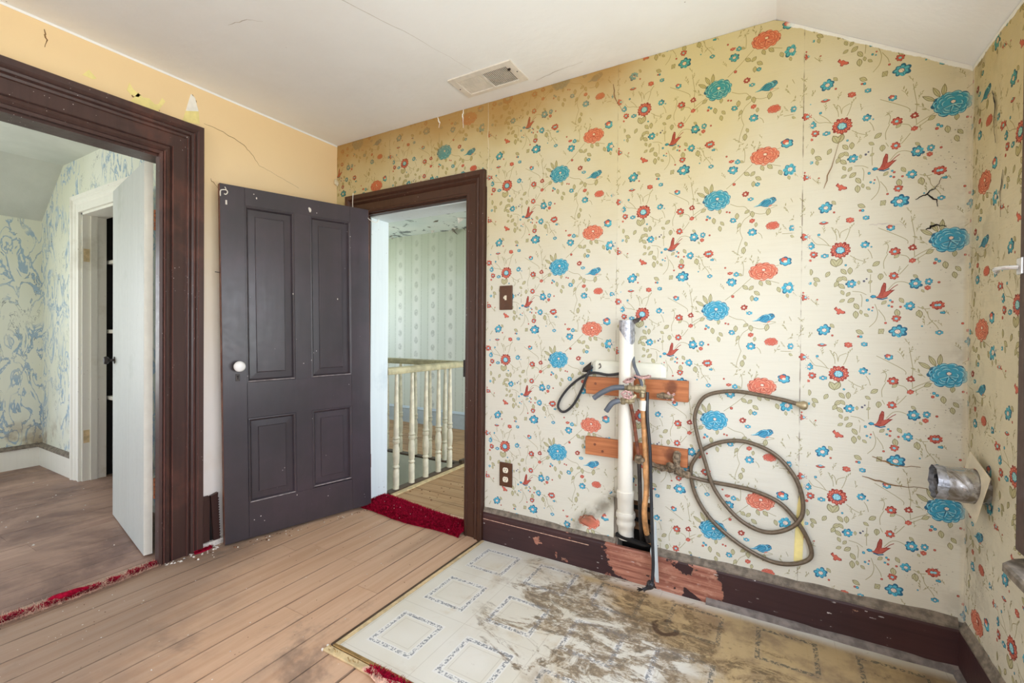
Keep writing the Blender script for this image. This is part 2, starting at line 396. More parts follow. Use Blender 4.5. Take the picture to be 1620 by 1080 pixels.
M_ = {}
M_['paper'] = mat_paper()
M_['lino'] = mat_lino()
M_['plaster'] = mat_plaster('bare_wall_plaster', srgb(170, 160, 145), srgb(140, 130, 118))
M_['ceil'] = mat_plaster('white_ceiling_plaster', srgb(242, 242, 242), srgb(236, 235, 234))
M_['ceil2'] = mat_plaster('next_room_ceiling_plaster', srgb(205, 208, 200), srgb(188, 192, 184))
def mat_peach():
    n = N('peach_wall_paint'); X, Y, Z = n.xyz(); f = n.noise(1.2, 4, .6)
    c = n.mix(n.ss(n.M('ADD', Z, n.M('MULTIPLY', f, .6)), .9, 2.7), srgb(250, 243, 236), srgb(240, 211, 164))  # lower wall coloured paler to offset the shade of door and casing
    c = n.mix(n.ss(n.noise(3, 5), .5, .8, 0, .25), c, srgb(226, 196, 152))
    n.bump(n.noise(10, 4), .1, .01)
    return n.out(c, .7)
M_['peach'] = mat_peach()
M_['peel'] = mat_peeling('scraped_cream_blue_distemper', srgb(224, 226, 212), srgb(212, 214, 194))
M_['hall'] = mat_hall_paper(); M_['hallceil'] = mat_hall_ceiling()
M_['hallplain'] = plain('grey_stairwell_plaster', srgb(205, 205, 194), .85, .12, 4)
M_['base'] = mat_base()
M_['dust'] = plain('dust_on_wood', srgb(122, 112, 100), .9, .3, 40, bump=.3)
M_['shoe'] = plain('grey_shoe_moulding', srgb(120, 112, 108), .8, .25, 30, bump=.2)
M_['trim'] = mat_chipped('brown_casing_paint', srgb(70, 42, 30), srgb(92, 54, 42), srgb(205, 195, 185), grain=(45, 45, 2.5), freq=50, cut=.07, rough=.4)
M_['trim2'] = mat_chipped('wide_casing_paint', srgb(72, 50, 46), srgb(98, 62, 54), srgb(210, 200, 195), grain=(45, 45, 2.5), freq=50, cut=.07, rough=.36)
M_['door'] = mat_chipped('dark_door_paint', srgb(58, 53, 58), srgb(74, 63, 71), srgb(226, 220, 216), grain=(30, 30, 2), freq=24, cut=.055, rough=.29, spec=.5, streak=.15, worn=(.35, .8))
M_['edge'] = plain('bare_reddish_door_edge', srgb(110, 66, 46), .6, .25, 20)
M_['bead'] = mat_chipped('pinkish_highlight_bead', srgb(104, 66, 60), srgb(134, 92, 84), srgb(214, 200, 190), grain=(60, 60, 5), freq=60, cut=.12, rough=.34)
M_['white'] = mat_chipped('white_trim_paint', srgb(232, 230, 220), srgb(214, 210, 196), srgb(120, 100, 80), grain=(40, 40, 2), streak=.06, freq=30, cut=.06, rough=.45)
M_['litedge'] = plain('lit_hinge_edge_paint', srgb(246, 244, 232), .45, .03, 12)  # hinge edge brighter than the door face: its light is in the paint
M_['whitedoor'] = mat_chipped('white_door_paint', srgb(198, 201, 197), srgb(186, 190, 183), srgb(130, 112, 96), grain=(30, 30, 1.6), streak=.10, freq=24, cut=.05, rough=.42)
M_['bluewhite'] = mat_chipped('pale_blue_jamb_paint', srgb(212, 222, 226), srgb(196, 208, 214), srgb(120, 110, 100), grain=(40, 40, 2), streak=.08, freq=22, cut=.06)
M_['bluebase'] = plain('pale_blue_baseboard_paint', srgb(182, 196, 206), .55, .08, 6)
M_['floor'] = mat_floor('bedroom_boards', srgb(214, 180, 152), srgb(200, 162, 132), srgb(126, 106, 94), .55, graindir=(24, 1.3, 24), dirt=True)
M_['floor2'] = mat_floor('next_room_boards', srgb(150, 118, 104), srgb(182, 152, 132), srgb(88, 64, 60), .40, stain_hi=.66, seam=.15, graindir=(18, 1.1, 18))
M_['floor3'] = mat_floor('hall_boards', srgb(186, 152, 112), srgb(164, 126, 90), srgb(110, 84, 62), .5, graindir=(2.2, 55, 55), gi=1)
M_['under'] = plain('dark_gap_subfloor', srgb(48, 36, 28), .9)
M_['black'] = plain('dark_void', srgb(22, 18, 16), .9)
M_['beige'] = plain('bare_pine_strip', srgb(206, 184, 142), .6, .18, 25)
M_['brownedge'] = plain('dark_metal_edging', srgb(74, 56, 40), .5, .2, 30)
M_['brass'] = plain('old_brass_strip', srgb(170, 138, 88), .4, .2, 40, metal=.5)
M_['board'] = None
def mat_board():
    n = N('raw_orange_pine'); g = n.noise(1, 5, .6, .5, vec=n.scale(n.obj, (4, 40, 60)))
    c = n.mix(n.ss(g, .3, .7), srgb(194, 124, 78), srgb(162, 94, 56))
    c = n.mix(n.ss(n.noise(9, 4), .58, .72, 0, .75), c, srgb(96, 50, 30))
    n.bump(g, .2, .003); return n.out(c, .6)
M_['board'] = mat_board()
M_['pvc'] = plain('white_pvc', srgb(236, 232, 220), .32, .03, 5)
M_['tape'] = plain('silver_duct_tape', srgb(168, 170, 178), .32, .3, 60, metal=.6, bump=.6)
M_['box'] = plain('white_enamel_cover', srgb(226, 226, 212), .4, .04, 6)
M_['rubber'] = plain('black_rubber', srgb(44, 44, 48), .45, .2, 20)
M_['greyhose'] = plain('grey_plastic_hose', srgb(92, 98, 108), .35, .15, 20)
M_['hose'] = plain('brown_braided_hose', srgb(106, 92, 76), .36, .15, 90, metal=.25)
M_['rust'] = plain('rusty_pipe', srgb(112, 64, 44), .7, .45, 35, bump=.4)
M_['copper'] = plain('tan_copper_pipe', srgb(204, 150, 98), .5, .3, 22, bump=.3)
M_['valve'] = plain('dull_valve_brass', srgb(168, 154, 124), .42, .25, 40, metal=.6)
M_['corroded'] = plain('corroded_brass', srgb(128, 112, 92), .8, .5, 70, metal=.2, bump=.9)
M_['handle'] = plain('worn_red_white_wheel', srgb(186, 150, 146), .5, .4, 120)
M_['zinc'] = None
def mat_zinc():
    n = N('tarnished_galvanised_steel'); f = n.noise(9, 5, .65, .6)
    c = n.mix(n.ss(f, .45, .6), srgb(206, 206, 210), srgb(120, 110, 98))
    return n.out(c, n.ss(f, .4, .65, .18, .6), n.ss(f, .45, .65, .95, .4))
M_['zinc'] = mat_zinc()
M_['plate'] = plain('beige_sheet_plate', srgb(216, 204, 178), .5, .08, 20)
M_['brownplate'] = plain('brown_plastic_plate', srgb(84, 52, 34), .35, .1, 20)
M_['ivory'] = plain('ivory_plastic', srgb(238, 230, 210), .3, .03, 20)
M_['porcelain'] = plain('white_porcelain', srgb(240, 240, 240), .12, .02, 5)
M_['iron'] = plain('dark_iron', srgb(60, 54, 52), .45, .25, 40, metal=.5)
M_['hinge'] = plain('rusty_orange_hinge', srgb(150, 88, 52), .6, .3, 50)
M_['vent'] = plain('painted_vent_steel', srgb(226, 218, 208), .5, .06, 15)
M_['wire'] = plain('white_wire', srgb(230, 226, 216), .4, .05, 20)
M_['rail'] = plain('cream_railing_paint', srgb(214, 208, 184), .45, .12, 18)
M_['railtop'] = plain('olive_cream_handrail', srgb(178, 170, 136), .4, .2, 14)
M_['crimson'] = plain('crimson_carpet', srgb(150, 12, 44), .95, .35, 60, spec=.1)
M_['backing'] = plain('frayed_carpet_backing', srgb(206, 168, 148), .95, .3, 90)
M_['flake'] = plain('paint_flakes', srgb(222, 216, 208), .8, .15, 60)
M_['brownbit'] = plain('brown_crumbs', srgb(120, 84, 62), .9, .4, 90)
M_['scarY'] = plain('old_yellow_paint', srgb(238, 222, 150), .75, .06, 20)
M_['scarW'] = plain('bare_white_plaster', srgb(240, 236, 228), .85, .05, 20)
M_['crack'] = plain('crack_line', srgb(132, 100, 66), .9, .2, 40)
M_['ceilcrack'] = plain('hairline_ceiling_crack', srgb(196, 189, 180), .9, .1, 40)
M_['pale'] = plain('pale_paper_edge', srgb(226, 218, 194), .8, .06, 20)
M_['doorledge'] = plain('dust_and_light_in_panel_moulding', srgb(146, 138, 138), .8, .3, 40)
M_['lath'] = plain('old_lath', srgb(120, 88, 62), .85, .3, 30)
M_['bracket'] = plain('chromed_bracket', srgb(225, 225, 228), .2, .03, 10, metal=.6)
M_['sash'] = plain('painted_sash', srgb(226, 222, 210), .5, .05, 12)

# ------------------------------------------------------------------ printed wallpaper motifs (flat print on the paper sheets)
PAPER = srgb(215, 212, 199)
BLUE, BLUED, BLUEL = srgb(84, 178, 206), srgb(44, 104, 138), srgb(150, 212, 226)
TEAL = srgb(62, 160, 196)
RED, REDD, REDL = srgb(206, 104, 88), srgb(142, 54, 48), srgb(226, 146, 126)
SAL, SALL = srgb(216, 122, 100), srgb(236, 168, 142)
LEAF, LEAFD = srgb(190, 186, 150), srgb(126, 120, 86)
CEN, STEM = srgb(232, 214, 200), srgb(164, 158, 124)
def lerp(a, b, t): return tuple(x + (y - x) * t for x, y in zip(a, b))
def blob(x, y, rx, ry, lobes, amp, rnd, n=None, rot=0.):
    n = n or lobes * 4; ph = rnd.random() * 6.28; out = []
    jit = [1 + (rnd.random() - .5) * amp for _ in range(lobes + 1)]
    for i in range(n):
        a = 2 * math.pi * i / n; k = (a / (2 * math.pi) * lobes); j = jit[int(k) % lobes]
        m = j * (1 - amp + amp * abs(math.sin(math.pi * k)))
        px, py = rx * m * math.cos(a + ph * 0), ry * m * math.sin(a + ph * 0)
        out.append((x + px * math.cos(rot) - py * math.sin(rot), y + px * math.sin(rot) + py * math.cos(rot)))
    return out
def stroke(pts, w):
    L, Rr = [], []
    for i, p in enumerate(pts):
        q0, q1 = pts[max(i - 1, 0)], pts[min(i + 1, len(pts) - 1)]
        dx, dy = q1[0] - q0[0], q1[1] - q0[1]; l = math.hypot(dx, dy) or 1
        k = w(i / (len(pts) - 1)) if callable(w) else w
        L.append((p[0] - dy / l * k, p[1] + dx / l * k)); Rr.append((p[0] + dy / l * k, p[1] - dx / l * k))
    return L + Rr[::-1]
def lens(x, y, l, w, a, n=5):
    ca, sa = math.cos(a), math.sin(a); up, dn = [], []
    for i in range(n + 1):
        t = i / n; u = (t - .5) * 2 * l; v = w * math.sin(math.pi * t) ** .8 * (1.15 - .3 * t)
        up.append((x + u * ca - v * sa, y + u * sa + v * ca)); dn.append((x + u * ca + v * sa, y + u * sa - v * ca))
    return up + dn[-2:0:-1]
def arc(x, y, r, a0, a1, n=6, e=1.):
    return [(x + r * math.cos(a0 + (a1 - a0) * i / n), y + e * r * math.sin(a0 + (a1 - a0) * i / n)) for i in range(n + 1)]
def motif(k, x, y, r, rnd):
    o = []; A = lambda p, c, l: o.append((p, c, l))
    if k in ('blue', 'red', 'dred', 'ring'):
        base, dark, cen = {'blue': (BLUE, BLUED, CEN), 'red': (RED, REDD, BLUEL), 'dred': (lerp(REDD, RED, .4), REDD, CEN), 'ring': (RED, REDD, BLUEL)}[k]
        lob = 14 if k == 'ring' else 7; am = .16 if k == 'ring' else .26
        A(blob(x, y, r * 1.06, r * .98, lob, am, rnd, lob * 5), dark, 1)
        A(blob(x, y, r * .90, r * .82, lob, am, rnd, lob * 5), base, 2)
        m = 18 if k == 'ring' else 8
        for i in range(m):
            a = 2 * math.pi * (i + rnd.random() * .4) / m
            A(stroke([(x + r * q * math.cos(a + q * .2), y + .92 * r * q * math.sin(a + q * .2)) for q in (.5, .68, .84)], r * .035), dark, 3)
        if k == 'ring':
            for i in range(12):
                a = 6.28 * i / 12; A(stroke(arc(x, y, r * .70, a, a + .3, 3, .92), r * .04), REDL, 3)
        q_ = 1 if k == 'ring' else .84
        A(blob(x, y, r * .52 * q_, r * .47 * q_, 7, .12, rnd, 14), dark if k != 'ring' else BLUED, 4)
        A(blob(x, y, r * .42 * q_, r * .38 * q_, 7, .18, rnd, 14), cen, 5)
        for i in range(4 if r > .012 else 2):
            a = rnd.random() * 6.28; A(lens(x + r * .16 * math.cos(a), y + r * .16 * math.sin(a), r * .1, r * .05, a, 2), lerp(cen, dark, .5), 6)
    elif k in ('peony', 'salmon', 'carn'):
        base, dark, lite, e = {'peony': (TEAL, BLUED, BLUEL, .78), 'salmon': (SAL, lerp(REDD, SAL, .25), SALL, .68), 'carn': (RED, REDD, REDL, .6)}[k]
        A(blob(x, y, r, r * e, 11, .15, rnd, 55), dark, 1)
        A(blob(x, y, r * .965, r * e * .955, 11, .15, rnd, 55), base, 2)
        rows = ((.80, 11), (.58, 8), (.36, 5)) if k != 'carn' else ((.7, 9), (.4, 5))
        for q, m in rows:
            for i in range(m):
                a = 6.28 * (i + rnd.random() * .5) / m; px, py = x + r * q * math.cos(a) * .92, y + r * e * q * math.sin(a) * .92
                pr = r * (.20 + .08 * rnd.random()) * (1.35 if k == 'carn' else 1)
                A(stroke(arc(px, py, pr, a - 1.25, a + 1.25, 6, .85), lambda t: max(r * .018, .0010) * (.3 + math.sin(math.pi * t))), lerp(base, dark, .8), 3)
                A(stroke(arc(px - r * .05 * math.cos(a), py - r * .05 * math.sin(a), pr, a - 1.0, a + 1.0, 5, .85), lambda t: max(r * .036, .0013) * math.sin(math.pi * t) + 1e-4), lerp(base, lite, .75), 4)
                A(stroke([(px, py), (px + pr * .5 * math.cos(a), py + pr * .4 * math.sin(a))], r * .012), lerp(base, dark, .6), 4)
        if k != 'carn':
            A(blob(x + r * .04, y + r * .12, r * .17, r * .14, 6, .2, rnd), dark, 5); A(blob(x + r * .04, y + r * .12, r * .12, r * .10, 6, .2, rnd), CEN, 6)
            for a in (3.6, 4.5, 5.4, 5.9):
                A(stroke([(x, y - r * .05), (x + r * .5 * math.cos(a), y + r * e * .6 * math.sin(a)), (x + r * .72 * math.cos(a + .15), y + r * e * .86 * math.sin(a + .15))], lambda t: r * .022 * (1.2 - t)), dark, 5)
                A(stroke([(x + r * .08, y - r * .05), (x + r * .55 * math.cos(a + .12), y + r * e * .6 * math.sin(a + .12))], lambda t: r * .03 * (1.2 - t)), lite, 5)
    elif k in ('leaf', 'pleaf'):
        a = rnd.uniform(-2.6, -.5) if k == 'leaf' else {0: 2.5, 1: 2.0, 2: 1.45}[int(rnd.random() * 3)]
        if k == 'pleaf': a = 2.55 if x < .395 else (2.05 if x < .42 else 1.5)
        l = r * (1.05 if k == 'leaf' else 1.25); w = r * (.62 if k == 'leaf' else .44)
        A(lens(x, y, l, w, a), LEAFD, 1); A(lens(x, y, l * .86, w * .76, a), LEAF, 2)
        A(stroke([(x - l * .85 * math.cos(a), y - l * .85 * math.sin(a)), (x + l * .8 * math.cos(a), y + l * .8 * math.sin(a))], r * .035), LEAFD, 3)
    elif k == 'sprig':
        a = rnd.uniform(.6, 2.4); n = 3
        A(stroke([(x - r * math.cos(a), y - r * math.sin(a)), (x, y), (x + r * math.cos(a + .3), y + r * math.sin(a + .3))], .0007), STEM, 1)
        for i in range(n):
            b = a + rnd.choice((-.6, .6)) + rnd.uniform(-.2, .2); q = (i / (n - 1) - .4) * r * 1.4
            A(lens(x + q * math.cos(a) + .4 * r * math.cos(b), y + q * math.sin(a) + .4 * r * math.sin(b), r * .42, r * .13, b, 4), lerp(LEAF, LEAFD, .45), 2)
    elif k in ('bdot', 'rdot', 'ddot'):
        c, d = {'bdot': (BLUE, BLUED), 'rdot': (RED, REDD), 'ddot': (srgb(120, 90, 100), BLUED)}[k]
        A(blob(x, y, r, r, 4, .1, rnd, 8), d, 1); A(blob(x, y, r * .66, r * .66, 4, .1, rnd, 8), c, 2)
    elif k in ('rbud', 'bbud', 'bside', 'rside', 'half', 'cup', 'lily'):
        base, dark = (RED, REDD) if k in ('rbud', 'rside', 'lily') else (BLUE, BLUED)
        if k == 'cup':
            A(lens(x, y, r, r * .36, 0, 6), REDD, 1); A(lens(x, y + r * .05, r * .8, r * .26, 0, 6), RED, 2); A(lens(x, y + r * .2, r * .5, r * .22, 0, 5), BLUED, 3); A(lens(x, y + r * .2, r * .36, r * .12, 0, 5), BLUEL, 4)
        elif k == 'lily':
            P = lambda L, s_: [(x + r * p_ * s_, y + r * q_ * s_) for p_, q_ in L]; ly = [(-.95, .45), (-.55, .95), (-.25, .4), (.05, .55), (.45, .1), (.95, -.1), (1.0, -.5), (.55, -.55), (.3, -.35), (-.1, -.75), (-.5, -.55), (-.4, -.15)]
            A(P(ly, 1.0), REDD, 1); A(P(ly, .82), RED, 2)
            for a in (5.6,):
                A(lens(x + r * .4 * math.cos(a), y + r * .4 * math.sin(a), r * .55, r * .26, a, 5), REDD, 1); A(lens(x + r * .4 * math.cos(a), y + r * .4 * math.sin(a), r * .45, r * .17, a, 5), RED, 2)
        else:
            e = .6 if k in ('bside', 'rside') else .85
            A(blob(x, y, r, r * e, 6, .22, rnd), dark, 1); A(blob(x, y, r * .86, r * e * .84, 6, .22, rnd), base, 2)
            if k == 'half':
                A(blob(x - r * .2, y + r * .3, r * .62, r * .5, 5, .2, rnd), REDD, 3); A(blob(x - r * .2, y + r * .3, r * .5, r * .4, 5, .2, rnd), RED, 4)
                A(blob(x, y, r * .3, r * .24, 5, .2, rnd), CEN, 5)
            else:
                A(blob(x, y, r * .42, r * .34, 5, .2, rnd), dark, 3); A(blob(x, y, r * .3, r * .22, 5, .2, rnd), CEN if k[0] == 'b' else REDL, 4)
    elif k == 'bluebird':
        P = lambda L: [(x + r * a, y + r * b) for a, b in L]
        body = [(-1.02, -.30), (-.62, -.14), (-.40, .06), (-.12, .30), (.18, .42), (.42, .42), (.56, .48), (.76, .50), (.93, .40), (.99, .22), (1.0, .10), (.90, .06), (.84, -.06), (.66, -.18), (.46, -.36), (.2, -.44), (-.08, -.38), (-.36, -.26), (-.66, -.28)]
        A(P(body), BLUED, 1); A(P([(a * .94 + .01, b * .88) for a, b in body]), srgb(72, 150, 186), 2)
        A(P([(-.7, -.2), (-.2, .12), (.2, .3), (.4, .2), (.1, -.15), (-.3, -.25)]), TEAL, 3)
        for q in (-.25, -.05, .15): A(stroke(P([(q - .3, -.22), (q, .02), (q + .25, .2)]), r * .02), BLUED, 4)
        A(stroke(P([(-.35, -.2), (0, .16), (.3, .30), (.5, .16), (.42, -.08), (.1, -.24)]), r * .022), BLUED, 4); A(stroke(P([(.05, .34), (.4, .36), (.6, .18), (.58, -.02)]), r * .03), BLUEL, 4)
        A(stroke(P([(-.9, -.26), (-.5, -.12), (-.3, .0)]), r * .03), BLUEL, 4)
        A(P([(.3, -.36), (.55, -.2), (.62, -.34), (.42, -.44)]), srgb(206, 140, 124), 3)
        A(blob(x + r * .74, y + r * .30, r * .11, r * .11, 5, .05, rnd, 8), srgb(34, 50, 62), 4); A(blob(x + r * .74, y + r * .31, r * .05, r * .05, 5, .05, rnd, 6), BLUEL, 5)
        A(stroke(P([(.35, -.42), (.36, -.62)]), r * .02), STEM, 2); A(stroke(P([(.0, -.62), (.5, -.6), (1.1, -.4)]), r * .02), STEM, 1)
    elif k == 'redbird':
        P = lambda L: [(x + r * a, y + r * b) for a, b in L]
        A(P([(-.75, -.75), (-.4, -.55), (-.2, -.1), (-.1, .5), (.12, 1.05), (.34, .95), (.36, .5), (.30, -.05), (.7, .1), (1.2, .15), (.8, -.25), (.4, -.72), (-.1, -.9)]), REDD, 1)
        A(P([(-.6, -.72), (-.3, -.5), (-.1, -.05), (0, .5), (.16, .92), (.26, .85), (.26, .4), (.18, -.1), (.6, 0), (.95, .06), (.65, -.3), (.3, -.66), (-.1, -.8)]), lerp(RED, REDD, .35), 2)
        for q in (0, .12, .22): A(stroke(P([(-.2 + q, -.6), (-.02 + q * .8, .2), (.1 + q * .5, .7)]), r * .02), REDD, 3)
        A(blob(x - r * .85, y - r * .62, r * .3, r * .2, 5, .15, rnd), BLUED, 2); A(blob(x - r * .85, y - r * .60, r * .22, r * .14, 5, .15, rnd), TEAL, 3)
        A(stroke(P([(-.5, -.85), (0, -.98), (.5, -.8)]), r * .07), BLUED, 3); A(stroke(P([(.5, -.1), (1.1, .5), (1.45, .75)]), r * .04), REDD, 2)
    return o
MOT=[('red',0.016,0.047,0.016),('blue',0.032,0.008,0.014),('red',0.042,-0.026,0.013),('rbud',0.029,-0.049,0.007),('bside',0.079,-0.034,0.013),('ring',0.13,-0.015,0.029),('leaf',0.11,-0.064,0.016),('leaf',0.126,-0.063,0.016),('blue',0.207,-0.001,0.013),('bdot',0.227,-0.01,0.003),('bdot',0.148,-0.075,0.004),('leaf',0.142,-0.1,0.012),('leaf',0.162,-0.098,0.012),('leaf',0.129,-0.129,0.012),('leaf',0.119,-0.148,0.011),('leaf',0.136,-0.157,0.012),('leaf',0.145,-0.127,0.01),('leaf',0.09,-0.108,0.011),('leaf',0.139,-0.182,0.009),('blue',0.167,-0.149,0.015),('leaf',0.19,-0.145,0.007),('leaf',0.225,-0.144,0.007),('leaf',0.255,-0.126,0.011),('leaf',0.242,-0.076,0.012),('leaf',0.223,-0.102,0.009),('ddot',0.206,-0.14,0.004),('ddot',0.214,-0.132,0.003),('bbud',0.029,-0.141,0.008),('leaf',0.054,-0.127,0.012),('leaf',0.05,-0.145,0.009),('leaf',0.033,-0.096,0.012),('leaf',0.016,-0.072,0.008),('red',0.017,-0.198,0.013),('rdot',0.057,-0.207,0.003),('rdot',0.01,-0.178,0.004),('sprig',0.054,-0.222,0.008),('lily',0.13,0.232,0.017),('leaf',0.166,-0.213,0.012),('leaf',0.157,-0.189,0.009),('leaf',0.138,-0.214,0.009),('leaf',0.184,-0.237,0.012),('leaf',0.182,0.217,0.013),('leaf',0.198,0.227,0.008),('leaf',0.215,0.215,0.008),('bdot',0.222,0.237,0.004),('rdot',0.234,-0.242,0.003),('bdot',0.232,0.232,0.003),('bdot',0.217,-0.214,0.005),('blue',0.081,0.157,0.02),('rdot',0.108,0.136,0.004),('leaf',0.107,0.174,0.009),('cup',0.075,0.097,0.015),('rbud',0.16,0.1,0.012),('leaf',0.195,0.15,0.012),('rdot',0.191,0.133,0.004),('bdot',0.199,0.132,0.005),('bbud',0.209,0.103,0.01),('sprig',0.075,0.07,0.009),('sprig',0.111,0.06,0.01),('sprig',0.119,0.102,0.009),('sprig',0.164,0.071,0.009),('sprig',0.19,0.042,0.008),('bdot',0.059,0.052,0.005),('bdot',0.025,0.094,0.004),('sprig',0.007,0.154,0.01),('sprig',0.007,0.197,0.007),('sprig',0.034,0.131,0.009),('sprig',0.206,-0.065,0.009),('sprig',0.177,-0.061,0.008),('sprig',0.184,-0.083,0.008),('leaf',0.26,0.153,0.01),('peony',0.451,-0.004,0.053),('pleaf',0.387,0.029,0.016),('pleaf',0.408,0.047,0.016),('pleaf',0.429,0.051,0.016),('leaf',0.464,-0.054,0.01),('leaf',0.396,-0.042,0.011),('sprig',0.375,0.0,0.015),('red',0.297,-0.034,0.014),('dred',0.348,-0.023,0.011),('rbud',0.348,-0.071,0.01),('red',0.295,-0.124,0.014),('leaf',0.258,-0.125,0.01),('leaf',0.302,-0.051,0.009),('blue',0.358,-0.156,0.017),('leaf',0.358,-0.129,0.008),('blue',0.395,-0.15,0.011),('rbud',0.392,-0.173,0.009),('leaf',0.379,-0.184,0.006),('rdot',0.423,-0.154,0.004),('bdot',0.414,-0.071,0.005),('bdot',0.423,-0.078,0.005),('rdot',0.411,-0.084,0.005),('leaf',0.44,-0.093,0.012),('leaf',0.474,-0.108,0.01),('leaf',0.465,-0.13,0.011),('rdot',0.492,-0.06,0.004),('bdot',0.286,-0.216,0.004),('rdot',0.292,-0.222,0.004),('bdot',0.282,-0.236,0.004),('rdot',0.291,-0.24,0.004),('rdot',0.316,-0.241,0.004),('leaf',0.319,-0.217,0.01),('leaf',0.267,-0.224,0.009),('blue',0.343,-0.238,0.015),('red',0.416,-0.237,0.014),('bdot',0.431,0.222,0.004),('leaf',0.379,0.24,0.005),('leaf',0.367,0.221,0.01),('leaf',0.307,0.222,0.013),('red',0.304,0.201,0.013),('rdot',0.273,0.185,0.004),('blue',0.309,0.153,0.023),('leaf',0.26,0.153,0.011),('sprig',0.385,0.191,0.01),('sprig',0.402,0.185,0.009),('sprig',0.428,0.182,0.007),('bdot',0.378,0.173,0.003),('bside',0.426,0.15,0.012),('half',0.284,0.056,0.013),('sprig',0.339,0.113,0.008),('sprig',0.348,0.083,0.008),('sprig',0.321,0.067,0.012),('sprig',0.363,0.047,0.009),('sprig',0.27,0.001,0.008),('redbird',0.262,-0.181,0.03),('sprig',0.366,-0.074,0.007),('sprig',0.311,-0.104,0.007),('sprig',0.446,0.222,0.007),('salmon',0.634,0.159,0.047),('leaf',0.626,0.109,0.011),('leaf',0.654,0.111,0.012),('sprig',0.611,0.202,0.011),('sprig',0.592,0.206,0.012),('half',0.714,0.196,0.02),('blue',0.727,0.087,0.024),('leaf',0.692,0.08,0.011),('leaf',0.723,0.054,0.008),('leaf',0.749,0.06,0.01),('rside',0.507,0.158,0.011),('bbud',0.532,0.152,0.011),('blue',0.514,0.119,0.017),('rdot',0.488,0.183,0.004),('leaf',0.548,0.15,0.008),('leaf',0.568,0.094,0.012),('leaf',0.59,0.091,0.011),('leaf',0.612,0.068,0.012),('leaf',0.593,0.047,0.011),('bbud',0.609,0.043,0.009),('rdot',0.519,0.057,0.006),('dred',0.563,0.008,0.012),('bside',0.584,-0.016,0.012),('bluebird',0.637,-0.039,0.042),('leaf',0.591,-0.081,0.012),('leaf',0.65,-0.078,0.013),('leaf',0.57,-0.068,0.01),('leaf',0.532,-0.083,0.012),('leaf',0.541,-0.123,0.01),('rdot',0.503,-0.063,0.004),('blue',0.517,-0.1,0.011),('rbud',0.59,-0.109,0.01),('leaf',0.605,-0.127,0.009),('blue',0.591,-0.158,0.016),('carn',0.666,-0.137,0.022),('blue',0.738,-0.154,0.012),('sprig',0.712,-0.149,0.008),('leaf',0.738,-0.189,0.008),('sprig',0.687,-0.171,0.011),('sprig',0.717,-0.075,0.012),('sprig',0.739,-0.115,0.012),('sprig',0.763,-0.148,0.01),('leaf',0.559,-0.233,0.013),('sprig',0.535,0.242,0.012),('sprig',0.536,0.212,0.012),('sprig',0.559,0.204,0.01),('sprig',0.62,0.243,0.006),('sprig',0.535,-0.143,0.011),('sprig',0.478,0.098,0.009),('sprig',0.773,-0.047,0.008),('sprig',0.775,-0.085,0.009),('sprig',0.801,-0.105,0.008),('sprig',0.769,-0.11,0.007),('leaf',0.568,-0.205,0.009),('red',0.425,-0.236,0.014),('bdot',0.437,0.222,0.005),('leaf',0.371,0.218,0.013)]
